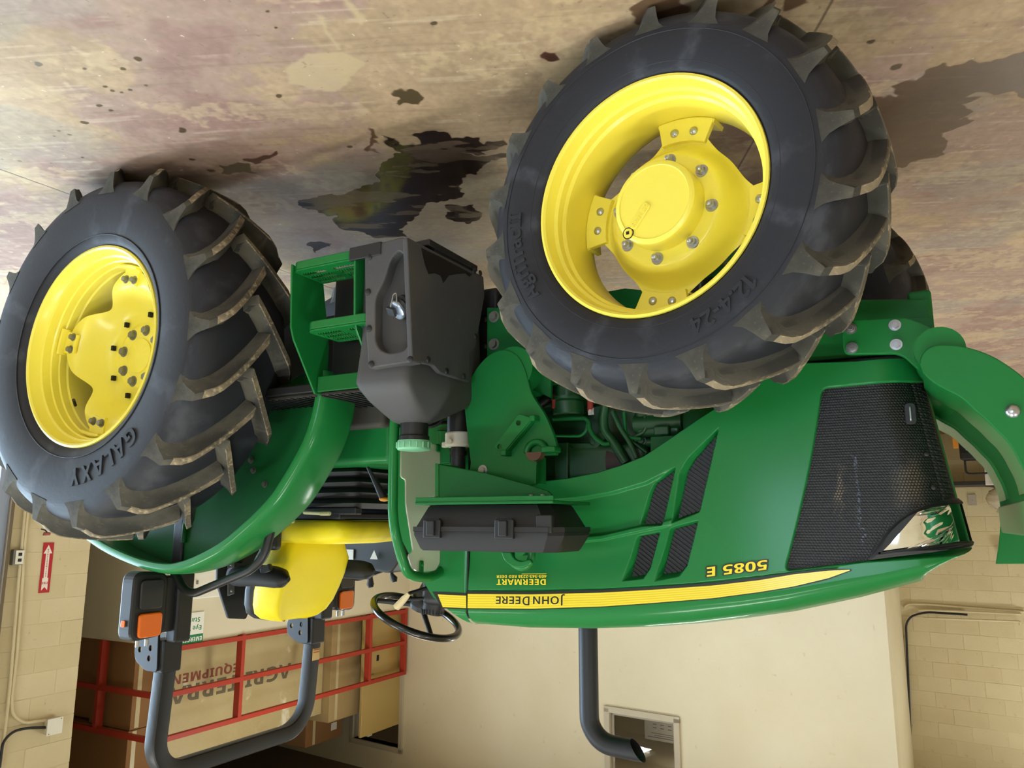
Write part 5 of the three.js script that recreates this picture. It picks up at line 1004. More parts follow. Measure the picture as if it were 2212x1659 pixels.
// tool box on its shelf
{
  const g = group('tool_box', tractor);
  mesh('gusset', plate([[-1.332,1.183],[-1.333,1.298],[-1.743,1.32],[-1.743,1.288],[-1.731,1.278],[-1.679,1.262],[-1.516,1.218]], .548, .562, .003), M.greenSatin, g);
  mesh('gusset_edge', plate([[-1.325,1.181],[-1.339,1.183],[-1.342,1.296],[-1.327,1.295]], .44, .565, .002), M.green, g);
  mesh('shelf', [rbox(.47, .009, .27, -1.58, 1.314, .565, .003), rbox(.47, .02, .006, -1.58, 1.306, .695, .002), rbox(.06, .02, .012, -1.40, 1.30, .57, .003)], M.greenSatin, g);
  for (const p of [[-1.379,1.303], [-1.716,1.311], [-1.754,1.313]]) mesh('bolt', bolt([p[0], 1.309, .64], [0, -1, 0], .009, .016), M.steelDull, g);
  const ring = (x0, x1, z0, z1, y, c) => [[x0 + c, z1], [x1 - c * .6, z1], [x1, z1 - c], [x1, z0 + c], [x1 - c, z0], [x0 + c, z0], [x0, z0 + c], [x0, z1 - c]].map(([x, z]) => [x, y, z]).reverse();
  const X0 = -1.835, X1 = -1.322;
  mesh('case', soft(hull([ring(X0 + .055, X1 - .045, .47, .672, 1.320, .03), ring(X0 + .05, X1 - .04, .468, .676, 1.325, .03), ring(X0 + .012, X1 - .006, .455, .695, 1.385, .035), ring(X0 + .012, X1 - .006, .455, .695, 1.388, .035)]), .5), M.blackRough, g);
  mesh('case_rim', soft(hull([ring(X0, X1, .447, .703, 1.384, .035), ring(X0, X1, .447, .703, 1.398, .035)]), .5), M.black, g);
  mesh('lid', soft(hull([ring(X0 + .003, X1 - .002, .45, .70, 1.3985, .035), ring(X0 + .003, X1 - .002, .45, .70, 1.408, .035), ring(X0 + .028, X1 - .018, .462, .684, 1.448, .03), ring(X0 + .034, X1 - .024, .467, .678, 1.455, .03)]), .5), M.blackRough, g);
  for (const p of [[-1.414,1.387], [-1.662,1.389]]) mesh('latch', [rbox(.062, .055, .014, p[0], 1.39, .702, .004), rbox(.028, .045, .012, p[0], 1.388, .712, .004), rbox(.05, .008, .01, p[0], 1.363, .7, .003)], M.black, g);
  mesh('hinge_block', rbox(.05, .05, .02, X0 + .05, 1.375, .69, .004), M.black, g);
}

// ---------------------------------------------------------------- brush guard at the nose
{
  const g = group('brush_guard', tractor);
  const pad = rounded([[-2.564,.812],[-2.724,.823],[-2.779,.855],[-2.812,.918],[-2.779,.989],[-2.742,.971],[-2.712,.932],[-2.691,.92],[-2.561,.909]], .018, 4);
  mesh('mount_plate', plate(pad, .362, .382, .003), M.green, g);
  mesh('mount_tab', plate([[-2.72,.816],[-2.789,.819],[-2.787,.879],[-2.752,.913]], .30, .345, .002), M.greenSatin, g);
  for (const p of [[-2.585,.838], [-2.695,.842], [-2.584,.893], [-2.694,.896]]) mesh('bolt', bolt([...p, .382], [0, 0, 1], .0125, .012), M.steel, g);
  const hub = [-2.773,.946], hub2 = [-2.789,.985];
  mesh('hub_tube', rod([hub[0] - .02, hub[1] - .005, -.5], [hub[0] - .02, hub[1] - .005, .49], .058, .058, 32), M.green, g);
  const outer = [[-2.746,.977],[-2.751,.956],[-2.767,.938],[-2.79,.932],[-2.824,.936],[-2.86,.948],[-2.901,.971],[-2.939,1.005],[-2.972,1.045],[-3.007,1.105],[-3.03,1.182],[-3.037,1.277],[-3.031,1.381],[-3.009,1.504]], innerP = [[-2.751,1],[-2.768,1.022],[-2.794,1.044],[-2.828,1.069],[-2.852,1.099],[-2.874,1.125],[-2.894,1.153],[-2.909,1.173],[-2.923,1.201],[-2.932,1.227],[-2.94,1.25],[-2.947,1.286],[-2.947,1.339],[-2.935,1.423],[-2.917,1.507]];
  const o = smooth(outer, 4), n = smooth(innerP, 4);
  mesh('guard_plate', plate([...o, ...[...n].reverse()], .488, .503, .003), M.green, g);
  mesh('guard_plate', plate([...o, ...[...n].reverse()], -.503, -.488, .003), M.green, g);
  // web sheet under the guard, along the inner edge
  const web = (z0, z1) => { const t = .008, up = n.map((p, i) => { const a = n[Math.max(0, i - 1)], b = n[Math.min(n.length - 1, i + 1)], l = Math.hypot(b[0] - a[0], b[1] - a[1]); return [p[0] - (b[1] - a[1]) / l * t, p[1] + (b[0] - a[0]) / l * t]; }); return plate([...n, ...up.reverse()], z0, z1, .002); };
  const cut = n.findIndex((p) => p[1] > 1.31); n.length = cut > 4 ? cut : n.length;
  mesh('guard_web', web(.22, .49), M.green, g);
  mesh('guard_web', web(-.49, -.22), M.green, g);
  mesh('rivet', bolt([...[-2.931,1.109], .503], [0, 0, 1], .0165, .011, true), M.steel, g);
  mesh('rivet', bolt([...[-2.975,1.234], .503], [0, 0, 1], .0165, .011, true), M.steel, g);
  const cr = n[n.length - 1];
  mesh('cross_bar', rbox(.05, .09, 1.0, cr[0] - .02, cr[1] + .06, 0, .006), M.green, g);
}

// ---------------------------------------------------------------- fuel tank with its cover
{
  const t = group('fuel_tank', tractor);
  const ring = (x0, x1, xf, z0, z1, y, c = .03) => { const p = rounded([[x0, z1], [x1, z1], [xf, z0], [x0 + .02, z0]].map((q) => [q[0], q[1], c]), c, 4); return p.map(([x, z]) => [x, y, z]); };
  const body = [ring(-1.165, -1.345, -1.37, .40, .755, .497), ring(-1.155, -1.352, -1.378, .38, .765, .52), ring(-1.155, -1.356, -1.384, .36, .765, .80), ring(-1.150, -1.360, -1.386, .36, .775, .90), ring(-1.152, -1.362, -1.388, .36, .782, .935), ring(-1.160, -1.360, -1.386, .375, .775, .955), ring(-1.172, -1.355, -1.372, .43, .745, .985), ring(-1.19, -1.348, -1.352, .50, .70, 1.02, .04), ring(-1.205, -1.325, -1.328, .545, .665, 1.045, .05), ring(-1.22, -1.312, -1.314, .556, .652, 1.052, .05)];
  mesh('tank_body', soft(hull(body.map((r) => r)), .9), M.tank, t);
  const nk = [-1.268, 1.04, .604];
  mesh('filler_neck', turned([[.001, 0], [.046, 0], [.046, .05], [.05, .055], [.05, .07], [.001, .07]], nk), M.black, t);
  const cap = turned([[.001, 0], [.053, 0], [.055, .004], [.056, .026], [.053, .031], [.04, .033], [.001, .034]], [nk[0], nk[1] + .068, nk[2]], [0, 1, 0], 48);
  mesh('filler_cap', [cap, ...Array.from({ length: 16 }, (_, i) => rbox(.006, .02, .006, nk[0] + .056 * Math.cos(i * Math.PI / 8), nk[1] + .084, nk[2] + .056 * Math.sin(i * Math.PI / 8), .002))], phys(0x7fc49a, { roughness: .55 }), t);
  // cover: outer panel with a pocket, and front panel
  const pocket = rounded([[-1.247,.666],[-1.251,.81],[-1.273,.845],[-1.309,.859],[-1.361,.856],[-1.382,.839],[-1.383,.759],[-1.37,.564],[-1.333,.527],[-1.303,.553],[-1.278,.625]], .03, 4);
  const pz0 = .755, pz1 = .803;
  const outer = rounded([[-1.195,.494],[-1.346,.486],[-1.381,.52],[-1.393,.687],[-1.399,.894],[-1.307,.896],[-1.23,.899],[-1.21,.752]], .008, 3);
  mesh('cover_side', plate(outer, pz0, pz1, .005, [pocket]), M.tank, t);
  mesh('pocket_floor', plate(pocket, pz0 + .001, pz0 + .006, .001), std(0x17181c, { roughness: .6 }), t);
  const fx = -1.392, fr = rounded([[.848,.511],[.632,.508],[.385,.504],[.377,.574],[.437,.777],[.473,.797],[.471,.903],[.651,.902],[.689,.884],[.803,.891]], .008, 3);
  mesh('cover_front', plateX(fr.map((p) => p), fx - .006, fx + .012, .004), M.tank, t);
  mesh('bottom_guard', [rbox(.26, .022, .30, -1.27, .488, .58, .004), rbox(.02, .05, .26, -1.385, .505, .56, .004), rbox(.13, .045, .014, -1.2, .51, .80, .004)], M.black, t);
  for (const p of [[-1.218,.532], [-1.217,.649], [-1.226,.77], [-1.241,.886], [-1.389,.886]]) mesh('cover_screw', bolt([...p, pz1], [0, 0, 1], .0115, .007, true), M.black, t);
  for (const p of [[.721,.872], [.616,.89], [.511,.889], [.436,.736], [.453,.503], [.412,.499]]) mesh('cover_screw', bolt([fx - .006, p[1], p[0]], [-1, 0, 0], .0105, .006, true), M.black, t);
  // lockable cap standing out of the pocket
  const c = [-1.346,.698], d = V(.36, .60, .72).normalize();
  mesh('lock_neck', [turned([[.001, 0], [.034, 0], [.036, .01], [.032, .018], [.036, .026], [.03, .034], [.001, .034]], [c[0], c[1], .768], d.toArray(), 32)], M.black, t);
  mesh('lock_cap', turned([[.001, 0], [.029, 0], [.031, .003], [.031, .010], [.028, .013], [.001, .014]], [c[0] + d.x * .034, c[1] + d.y * .034, .768 + d.z * .034], d.toArray(), 32), std(0xb8c6d8, { roughness: .3, metalness: .7 }), t);
  const q = V(c[0], c[1], .768).addScaledVector(d, .05);
  mesh('lock_hasp', rbox(.034, .012, .03, 0, 0, 0, .004).applyQuaternion(new THREE.Quaternion().setFromUnitVectors(V(0, 1, 0), d)).translate(q.x + .012, q.y, q.z + .004), M.black, t);
  mesh('lock_ring', pipe([[q.x + .012, q.y, q.z + .01], [q.x - .004, q.y - .05, q.z + .018], [q.x - .014, q.y - .055, q.z + .016], [q.x - .016, q.y - .01, q.z + .012]], .0022, .02), M.steelDull, t);
  const wetm = std(0x161617, { roughness: .3 });
  const stain = (poly, z) => plate(poly, z, z + .0008, 0);
  mesh('wet_stain', plate(smooth([[-1.286,.674],[-1.291,.615],[-1.306,.579],[-1.325,.559],[-1.334,.606],[-1.344,.682]], 3, true), pz0 + .0065, pz0 + .0075, 0), wetm, t);
  mesh('wet_stain', plateX([[.774,.522],[.642,.519],[.466,.519],[.482,.533],[.512,.529],[.556,.545],[.613,.566],[.645,.602],[.662,.582],[.694,.582],[.73,.596],[.752,.569]], fx - .0068, fx - .0058, 0), wetm, t);
}
// ---------------------------------------------------------------- steps and platform
{
  const s = group('steps', tractor);
  const step = (y, x0, x1, z0, z1) => {
    const out = rounded([[x0, z0], [x0, z1], [x1, z1], [x1, z0]].map((q, i) => [q[0], q[1], i === 1 || i === 2 ? .04 : .01]), .02, 5), slots = [];
    const w = x1 - x0, d = z1 - z0;
    for (let r = 0; r < 3; r++) { const za = z0 + d * (.12 + r * .25), zb = za + d * .17; for (const [a, b] of [[.06, .44], [.52, .94]]) { const sh = r * .02; slots.push(rounded([[x0 + w * (a + sh), za], [x0 + w * (b - .0 + sh * .4), za], [x0 + w * (b - .02 + sh * .4), zb], [x0 + w * (a + .03 + sh), zb]], .01, 3).reverse()); } }
    mesh('tread', plateY(out, y - .006, y, .002, slots), M.green, s);
    mesh('tread_lip', plateY(out, y - .035, y - .006, .004, [rounded([[x0 + .008, z0 + .004], [x0 + .008, z1 - .01], [x1 - .008, z1 - .01], [x1 - .008, z0 + .004]].map((q, i) => [q[0], q[1], i === 1 || i === 2 ? .032 : .01]), .02, 5).reverse()]), M.green, s);
    const teeth = []; for (const h of slots) { const b = bounds(h); for (let x = b[0] + .008; x < b[1] - .008; x += .011) teeth.push(rbox(.006, .004, .004, x, y + .001, b[2] - .001, .001), rbox(.006, .004, .004, x, y + .001, b[3] + .001, .001)); }
    const g = mesh('tread_teeth', teeth, M.green, s); g.userData.kind = 'stuff';
  };
  step(.528, -1.15, -.875, .645, .80); step(.745, -1.22, -.945, .62, .79);
  mesh('side_rail', plateX([[.80, .50], [.80, .535], [.79, .72], [.775, .76], [.66, .93], [.60, .93], [.60, .75], [.645, .52]], -.882, -.874, .002), M.green, s);
  mesh('side_rail', plateX([[.80, .50], [.80, .535], [.79, .72], [.78, .76], [.66, .93], [.60, .93], [.60, .75], [.645, .52]], -1.158, -1.150, .002), M.green, s);
  const p = group('platform', tractor);
  mesh('deck', rbox(1.0, .03, 1.3, -.86, .905, 0, .005), M.black, p);
  mesh('skirt', [rbox(.26, .055, .012, -1.02, .897, .655, .004)], M.greenSatin, p);
  mesh('mat', rbox(.96, .012, 1.26, -.86, .926, 0, .004), std(0x2e2b26, { roughness: .7 }), p);
  for (let k = 0; k < 22; k++) mesh('mat_rib', rbox(.012, .006, .5, -1.1 + k * .03, .934, .38, .002), M.black, p);
  mesh('hump', [rbox(.66, .26, .62, -.62, 1.02, 0, .03), rbox(.34, .2, .5, -.15, 1.05, 0, .03)], M.green, p);
  mesh('hump_cover', rbox(.45, .1, .06, -.72, .965, .325, .02), std(0x46433c, { roughness: .75 }), p);
}
// ---------------------------------------------------------------- fenders
{
  const lip = [[-.894,.841],[-.89,.924],[-.871,1.021],[-.837,1.105],[-.794,1.173],[-.746,1.238],[-.693,1.301],[-.621,1.361],[-.542,1.416],[-.446,1.475],[-.336,1.522],[-.248,1.55],[-.161,1.566],[-.07,1.564],[.031,1.551],[.154,1.524],[.271,1.491],[.409,1.439]], line = smooth(lip, 4);
  const make = (sg) => {
    const g = group('fender', tractor), n = line.length;
    const norm = line.map((p, i) => { const a = line[Math.max(0, i - 1)], b = line[Math.min(n - 1, i + 1)], l = Math.hypot(b[0] - a[0], b[1] - a[1]) || 1; let q = [(b[1] - a[1]) / l, -(b[0] - a[0]) / l]; const c = [p[0], p[1] - .716]; if (q[0] * c[0] + q[1] * c[1] < 0) q = [-q[0], -q[1]]; return q; });
    // cross section from the inner plate out to the rolled lip: [outward offset, z]
    const sec = [[-.002, .455], [0, .47], [.004, .50], [.004, .56], [.002, .60], [-.006, .622], [-.020, .630], [-.036, .628], [-.040, .620], [-.030, .612], [-.014, .606], [-.008, .59], [-.006, .50], [-.008, .46]];
    const rings = line.map((p, i) => sec.map(([o, z]) => [p[0] + norm[i][0] * o, p[1] + norm[i][1] * o, z * sg]));
    mesh('crown', soft(hull(sg > 0 ? rings : rings.map((r) => [...r].reverse())), .8), M.green, g);
    const inner = line.map((p, i) => [p[0] - norm[i][0] * .004, p[1] - norm[i][1] * .004]);
    mesh('side_plate', plate([...inner, [.62, .95], [-.2, .95], [-.62, .80]], sg > 0 ? .446 : -.458, sg > 0 ? .458 : -.446, .002), M.greenSatin, g);
    mesh('front_flange', rbox(.26, .09, .012, line[0][0] + .12, line[0][1] + .02, sg * .465, .004), M.greenSatin, g);
    mesh('rib', pipe([[-.023,1.453],[-.025,1.375],[-.036,1.318]].map((p) => [p[0], p[1], sg * .462]), .012, .02), M.greenSatin, g);
    for (const p of [[-.375,1.128], [-.391,1.169], [-.458,1.225], [.021,1.486]]) mesh('bolt', bolt([...p, sg * .458], [0, 0, sg], .011, .008), M.steelDull, g);
    return g;
  };
  make(1); make(-1);
  const grab = [[-.555,1.371],[-.522,1.494],[-.461,1.546],[-.148,1.65],[-.087,1.633],[-.025,1.57]];
  for (const sg of [1, -1]) mesh('grab_rail', pipe(grab.map((p, i) => [p[0], p[1], sg * (i === 0 || i === grab.length - 1 ? .5 : .5)]), .0165, .05, 14), M.rops, tractor);
}
// ---------------------------------------------------------------- roll bar with lamps
{
  const g = group('roll_bar', tractor), bw = .036, bd = .03;
  // square section tube with rounded corners along the hoop
  const hoop = [], lean = (y) => .062 + (y - 1.844) * .075, top = 2.375, cr = .14, zL = .43;
  const P = (z, y) => V(lean(y), y, z);
  for (let y = 1.93; y <= top - cr; y += .03) hoop.push(P(zL, y));
  for (let i = 0; i <= 10; i++) { const f = i / 10 * Math.PI / 2; hoop.push(P(zL - cr + cr * Math.cos(f), top - cr + cr * Math.sin(f))); }
  for (let z = zL - cr - .05; z > -zL + cr; z -= .05) hoop.push(P(z, top));
  for (let i = 0; i <= 10; i++) { const f = Math.PI / 2 + i / 10 * Math.PI / 2; hoop.push(P(-zL + cr + cr * Math.cos(f), top - cr + cr * Math.sin(f))); }
  for (let y = top - cr - .03; y >= 1.93; y -= .03) hoop.push(P(-zL, y));
  const rings = hoop.map((p, i) => { const t = hoop[Math.min(hoop.length - 1, i + 1)].clone().sub(hoop[Math.max(0, i - 1)]).normalize(), fx = V(1, .075, 0).addScaledVector(t, -V(1, .075, 0).dot(t)).normalize(), s = new THREE.Vector3().crossVectors(t, fx); return rounded([[-bd, -bw], [bd, -bw], [bd, bw], [-bd, bw]], .014, 3).map(([a, b]) => [p.x + fx.x * a + s.x * b, p.y + fx.y * a + s.y * b, p.z + fx.z * a + s.z * b]); });
  mesh('hoop', soft(hull(rings), .5), M.rops, g);
  for (const sg of [1, -1]) {
    const zc = sg * zL;
    mesh('lower_post', rbox(.065, .78, .078, .01, 1.46, zc, .012).rotateZ(0), M.rops, g);
    mesh('sleeve', [rbox(.078, .13, .092, .07, 1.905, zc, .008)], M.rops, g);
    const ear = [[.06, 1.80], [.18, 1.84], [.20, 1.88], [.19, 1.93], [.12, 1.965], [.05, 1.965]];
    const holes = [[.165, 1.885], [.10, 1.875], [.105, 1.915]].map(([x, y]) => Array.from({ length: 10 }, (_, i) => [x + .009 * Math.cos(-i / 5 * Math.PI), y + .011 * Math.sin(-i / 5 * Math.PI)]));
    mesh('hinge_plate', plate(rounded(ear, .02), zc + sg * .05 - .005, zc + sg * .05 + .005, .002, holes), M.rops, g);
    mesh('hinge_plate', plate(rounded(ear, .02), zc - sg * .05 - .005, zc - sg * .05 + .005, .002, holes), M.rops, g);
    mesh('pivot_bolt', [bolt([.14, 1.80, zc + sg * .055], [0, 0, sg], .011, .012), bolt([.165, 1.815, zc + sg * .055], [0, 0, sg], .009, .012)], M.steel, g);
    const lamp = group('lamp', tractor, .025, 1.695, sg * .582); lamp.userData.label = sg > 0 ? 'near black lamp box with amber lens' : 'far black lamp box with amber lens';
    const box2 = rounded([[-.08, -.125], [.078, -.135], [.078, .132], [-.08, .12]].map(([z, y]) => [z * sg, y]), .045, 6);
    mesh('housing', plateX(sg > 0 ? box2 : [...box2].reverse(), -.03, .05, .012), M.black, lamp);
    mesh('bracket', rbox(.05, .22, .07, .0, .0, -sg * .10, .01), M.black, lamp);
    const lens = (y0, y1) => rounded([[-.052, y0], [.052, y0], [.05, y1], [-.05, y1]], .018, 5);
    mesh('amber_lens', plateX(lens(.026, .118), -.044, -.028, .006), M.amber, lamp);
    mesh('amber_side', plate(rounded([[0, .05], [.022, .05], [.022, .075], [0, .075]], .004), sg > 0 ? .08 : -.0845, sg > 0 ? .0845 : -.08, .001), M.amber, lamp);
    mesh('dark_lens', plateX(lens(-.10, .012), -.040, -.028, .004), std(0x2f3032, { roughness: .3 }), lamp);
    for (const q of [-.02, .02]) mesh('stud', rod([0, .13, sg * q], [0, .155, sg * q], .008), M.steel, lamp);
  }
  const lb = [-.343,1.998];
  mesh('warning_label', rbox(.002, .06, .05, lean(2.02) - bd - .001, 2.02, -zL, .0005), std(0xd9b57a, { roughness: .5 }), g);
  mesh('label_print', [rbox(.0012, .016, .044, lean(2.035) - bd - .0023, 2.038, -zL, .0004), rbox(.0012, .004, .04, lean(2.01) - bd - .0023, 2.012, -zL, .0004), rbox(.0012, .004, .04, lean(2.0) - bd - .0023, 2.0, -zL, .0004)], std(0xb5561e, { roughness: .5 }), g);
}
// ---------------------------------------------------------------- seat
{
  const s = group('seat', tractor);
  const pad = (x0, x1, hw, y, r) => rounded([[x0, -hw], [x1, -hw], [x1, hw], [x0, hw]], r, 6).map(([x, z]) => [x, y, z]).reverse();
  const cush = [pad(-.61, -.13, .19, 1.362, .06), pad(-.632, -.12, .212, 1.372, .075), pad(-.645, -.11, .222, 1.40, .08), pad(-.640, -.11, .220, 1.432, .08), pad(-.62, -.12, .205, 1.452, .08), pad(-.56, -.16, .15, 1.460, .07)];
  mesh('cushion', soft(hull(cush), 1.2), M.vinyl, s);
  // backrest: stacked sections from the bottom to the rounded top
  const sec = [[1.44, -.34, -.21, .165], [1.47, -.35, -.185, .185], [1.53, -.335, -.16, .20], [1.60, -.31, -.135, .205], [1.66, -.285, -.115, .20], [1.72, -.26, -.10, .185], [1.76, -.24, -.09, .16], [1.785, -.215, -.095, .12], [1.797, -.18, -.115, .07]];
  const back = sec.map(([y, xf, xb, hw]) => { const o = []; for (let i = 0; i < 32; i++) { const a = i / 32 * Math.PI * 2, c = Math.cos(a), q = Math.sin(a), k = 3.4, z = hw * Math.sign(c) * Math.abs(c) ** (2 / k), dx = (xb - xf) / 2, x = (xf + xb) / 2 + dx * Math.sign(q) * Math.abs(q) ** (2 / k); o.push([x - (x < (xf + xb) / 2 ? .055 * (Math.abs(z) / hw) ** 3 * (y > 1.5 ? 1 : .3) : 0), y, z]); } return o; });
  mesh('backrest', soft(hull(back), 1.2), M.vinyl, s);
  mesh('back_shell', soft(hull(sec.slice(1).map(([y, xf, xb, hw]) => pad(xb - .035, xb + .022, hw * .98, y, .02))), .8), M.black, s);
  mesh('seat_pan', rbox(.5, .03, .40, -.37, 1.345, 0, .01), M.black, s);
  const bell = []; for (let k = 0; k <= 12; k++) { const y = lerp(1.06, 1.315, k / 12), o = k % 2 ? .02 : 0; bell.push(pad(-.70 - o, -.26 + o, .19 + o, y, .03)); }
  mesh('suspension_bellows', soft(hull(bell), .4), std(0x121214, { roughness: .55 }), s);
  mesh('seat_rail', [rbox(.56, .03, .04, -.42, 1.325, .18, .006), rbox(.56, .03, .04, -.42, 1.325, -.18, .006)], M.black, s);
  mesh('slide_handle', [rod([-.44, 1.33, .215], [-.56, 1.335, .235], .008), rbox(.055, .018, .02, -.575, 1.335, .24, .007)], std(0xb9b98a, { roughness: .5 }), s);
  mesh('recline_handle', rbox(.07, .02, .02, -.37, 1.365, .235, .008), std(0xb9b98a, { roughness: .5 }), s);
  mesh('weight_handle', rbox(.075, .022, .014, -.66, 1.105, .212, .006), std(0xb9b98a, { roughness: .5 }), s);
  for (const sg of [1, -1]) mesh('armrest', sweep(span(0, 1, 10).map((t) => V(lerp(-.09, -.43, t), 1.60 - .012 * Math.sin(t * 3), sg * .275)), (i, t) => .044 * Math.sqrt(Math.max(.05, 1 - ((t - .5) * 2) ** 6)), 18), M.blackRough, s);
  for (const sg of [1, -1]) mesh('armrest_pivot', rod([-.10, 1.59, sg * .2], [-.10, 1.59, sg * .275], .03), M.black, s);
  mesh('belt_reel', rod([-.12, 1.5, .255], [-.12, 1.5, .30], .045, .04, 24), M.black, s); mesh('belt_guide', rbox(.10, .11, .05, -.30, 1.43, .26, .02), M.black, s);
  mesh('reel_cover', rod([-.10, 1.50, .29], [-.10, 1.50, .32], .05, .046, 28), std(0x4a5164, { roughness: .4 }), s);
  mesh('belt_tongue', rbox(.05, .034, .003, 0, 0, 0, .001).rotateZ(-.9).translate(-.30, 1.515, .302), M.steel, s);
  mesh('belt_buckle', rbox(.055, .032, .02, 0, 0, 0, .006).rotateZ(.35).translate(-.335, 1.56, .306), M.black, s);
}
// ---------------------------------------------------------------- controls
{
  const c = group('steering_wheel', tractor);
  const ctr = V(-.868, 1.744, 0), nrm = V(.396, .918, 0).normalize(), Q = new THREE.Quaternion().setFromUnitVectors(V(0, 0, 1), nrm);
  mesh('rim', new THREE.TorusGeometry(.1815, .0145, 16, 80).applyQuaternion(Q).translate(ctr.x, ctr.y, ctr.z), phys(0x101113, { roughness: .3, clearcoat: .4 }), c);
  const hub = ctr.clone().addScaledVector(nrm, -.05);
  for (let k = 0; k < 3; k++) { const a = k * 2.094 + 1.2, d = V(Math.cos(a) * .178, Math.sin(a) * .178, 0).applyQuaternion(Q).add(ctr); mesh('spoke', rod(hub.toArray(), d.toArray(), .012, .01), M.black, c); }
  mesh('hub', turned([[.001, -.03], [.045, -.03], [.048, .0], [.04, .02], [.001, .024]], hub.toArray(), nrm.toArray()), M.black, c);
  mesh('column', rod([-1.12, 1.35, 0], hub.toArray(), .035, .04), M.black, c);
  const k = group('controls', tractor);
  const cap = [-1.007,1.722];
  mesh('shuttle_stalk', rod([-1.0, 1.66, .1], [-.93, 1.66, .17], .007), M.black, k);
  const a = [-.987,1.633], b = [-.933,1.686];
  mesh('shuttle_knob', sweep([V(a[0], a[1], .22), V(lerp(a[0], b[0], .4), lerp(a[1], b[1], .4), .222), V(b[0], b[1], .225), V(b[0] + .003, b[1] + .004, .225)], (i) => [.008, .013, .014, .006][i], 16), std(0xd8c69a, { roughness: .5 }), k);
  mesh('shuttle_stalk', rod([-1.06, 1.60, .1], [a[0], a[1], .22], .007), M.black, k);
  mesh('column_shroud', [rbox(.16, .13, .22, -1.05, 1.62, .02, .03), rod([-1.0, 1.655, .06], [-.985, 1.72, .06], .045, .042, 28)], M.black, k);
  for (let i = 0; i < 20; i++) { const q = i / 20 * 6.283; mesh('knob_tooth', rbox(.005, .018, .005, -.986 + .043 * Math.cos(q), 1.712, .06 + .043 * Math.sin(q), .001), M.black, k); }
  const l0 = [-.835,1.162], l1 = [-.918,1.282];
  mesh('range_lever', sweep([V(l0[0], l0[1], .3), V(lerp(l0[0], l1[0], .5), lerp(l0[1], l1[1], .5), .3), V(l1[0], l1[1], .3)], (i) => [.006, .011, .018][i], 14), M.black, k);
  mesh('lever_cap', new THREE.SphereGeometry(.02, 18, 12).scale(1, .45, 1).translate(l1[0], l1[1] + .002, .3), std(0xc98a1e, { roughness: .4 }), k);
  mesh('side_console', [plate(rounded([[-.044,1.42],[-.452,1.417],[-.472,1.537],[-.409,1.615],[-.261,1.598],[-.111,1.534],[-.055,1.501]], .03), -.62, -.42, .012), rbox(.12, .04, .1, -.62, 1.60, -.46, .015)], std(0x2c2e2d, { roughness: .5 }), k);
  mesh('console_label', [rbox(.05, .05, .003, [-.161,1.528][0], [-.161,1.528][1], -.414, .001), new THREE.ShapeGeometry(shapeOf([[-.024, -.02], [.024, -.02], [0, .024]])).rotateZ(Math.PI).translate([-.321,1.527][0], [-.321,1.527][1], -.405)], M.white, k);
  for (const [p, q] of [[[-.259,1.622], [-.261,1.671]], [[-.39,1.618], [-.405,1.639]]]) mesh('hydraulic_lever', sweep([V(p[0], p[1] - .03, -.46), V(p[0], p[1], -.46), V(q[0], q[1], -.46), V(q[0] - .004, q[1] + .016, -.46)], (i) => [.007, .009, .018, .012][i], 14), M.black, k);
  const bp = [[.224,1.485],[-.019,1.492],[-.031,1.64],[.039,1.805],[.141,1.791],[.216,1.634]];
  mesh('hitch_shield', plateX(rounded(bp, .012), .045, .06, .003), M.black, tractor);
  const st = [[.18,1.528],[.144,1.53],[.131,1.684],[.166,1.691]];
  mesh('shield_strap', [plateX(rounded(st, .004), .03, .036, .001), bolt([.03, st[0][1] + .03, (st[0][0] + st[1][0]) / 2], [-1, 0, 0], .006, .004, true), bolt([.03, st[3][1] - .02, (st[2][0] + st[3][0]) / 2], [-1, 0, 0], .006, .004, true)], M.steel, tractor);
}
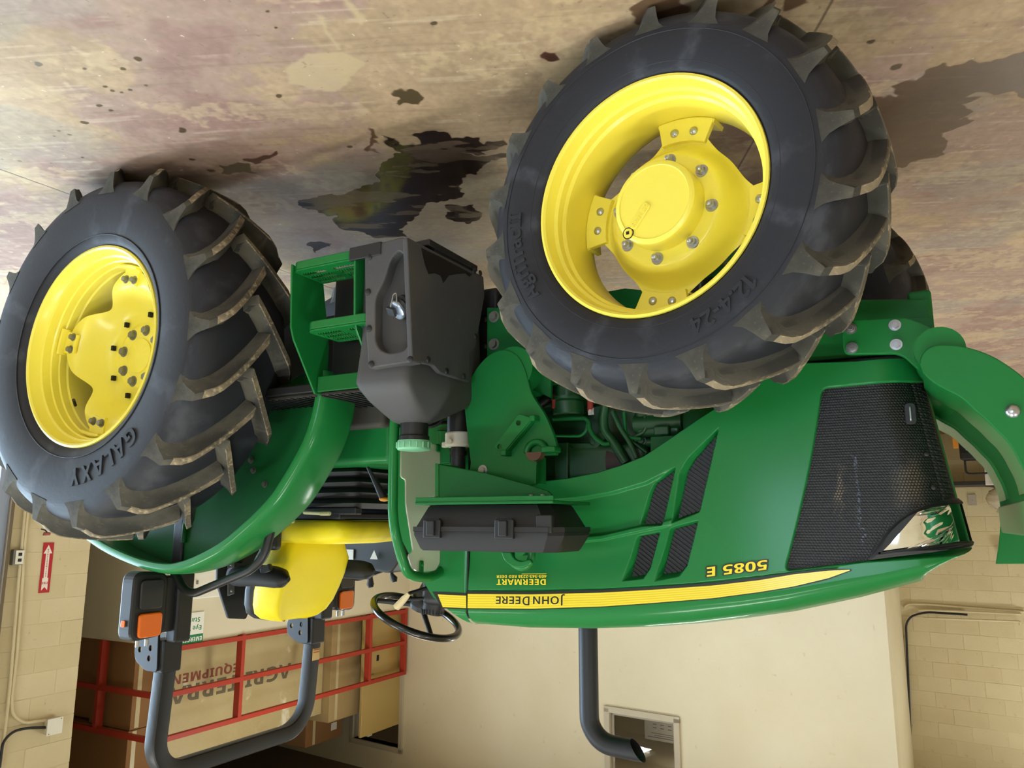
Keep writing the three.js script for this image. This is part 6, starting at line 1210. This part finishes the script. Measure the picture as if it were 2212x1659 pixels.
// hand rail with its clear guard, and the hydraulic filter beside it
{
  const x = -1.2, g = group('hand_rail', tractor), q = [[.621,1.026],[.624,1.119],[.617,1.37],[.567,1.478],[.529,1.539],[.462,1.553],[.393,1.557],[.331,1.543],[.302,1.511]];
  mesh('tube', pipe(q.map((p) => [x, p[1], p[0]]), .0165, .07, 16), M.green, g);
  const pan = [[.583,1.138],[.581,1.225],[.553,1.23],[.549,1.31],[.501,1.465],[.531,1.479],[.503,1.522],[.463,1.536],[.366,1.535],[.341,1.509],[.354,1.094],[.584,1.115]];
  mesh('guard_pane', plateX(rounded(pan, .012), x - .003, x + .003, .001), M.poly, g);
  const c = [.455,1.524], c2 = [.366,1.109];
  mesh('clip', [rbox(.014, .05, .024, x, c[1], c[0], .004)], M.green, g); mesh('clip_screw', bolt([x - .008, c[1] - .012, c[0]], [-1, 0, 0], .006, .004, true), M.green, g);
  mesh('clip', [rbox(.014, .03, .03, x, c2[1], c2[0], .008)], M.green, g);
  mesh('rail_post', plate([[-1.185,1.042],[-1.215,1.044],[-1.217,1.161],[-1.266,1.162],[-1.267,1.236],[-1.195,1.234]], .338, .35, .003), M.green, g);
  const f = group('hydraulic_filter', tractor), fx = -1.297, fz = .38;
  mesh('canister', turned([[.001, -.26], [.036, -.26], [.04, -.25], [.04, -.03], [.036, -.02], [.001, -.02]], [fx, 1.085, fz]), M.black, f);
  mesh('filter_head', turned([[.001, -.025], [.044, -.025], [.047, -.02], [.047, .018], [.04, .026], [.001, .026]], [fx, 1.085, fz]), M.white, f);
  mesh('head_lugs', [rbox(.02, .02, .02, fx + .055, 1.10, fz, .004), rod([fx, 1.095, fz + .04], [fx, 1.095, fz + .058], .009)], M.white, f);
  mesh('upper_hose', [rod([fx, 1.11, fz], [fx, 1.19, fz], .026, .026, 24), rod([fx, 1.125, fz], [fx, 1.14, fz], .03, .03, 24)], M.black, f);
  mesh('breather_hose', pipe([[-1.2, 1.045, .48], [-1.25, 1.04, .44], [-1.275, .98, .42], [-1.28, .9, .40]], .007, .04), M.black, f);
  mesh('hose_fitting', rbox(.03, .014, .014, -1.19, 1.047, .485, .004), M.white, f);
  mesh('bracket', plate([[-1.205,1.045],[-1.248,1.047],[-1.25,1.163],[-1.207,1.161]], .33, .36, .003), M.greenSatin, f);
}


renderer.render(scene, camera);
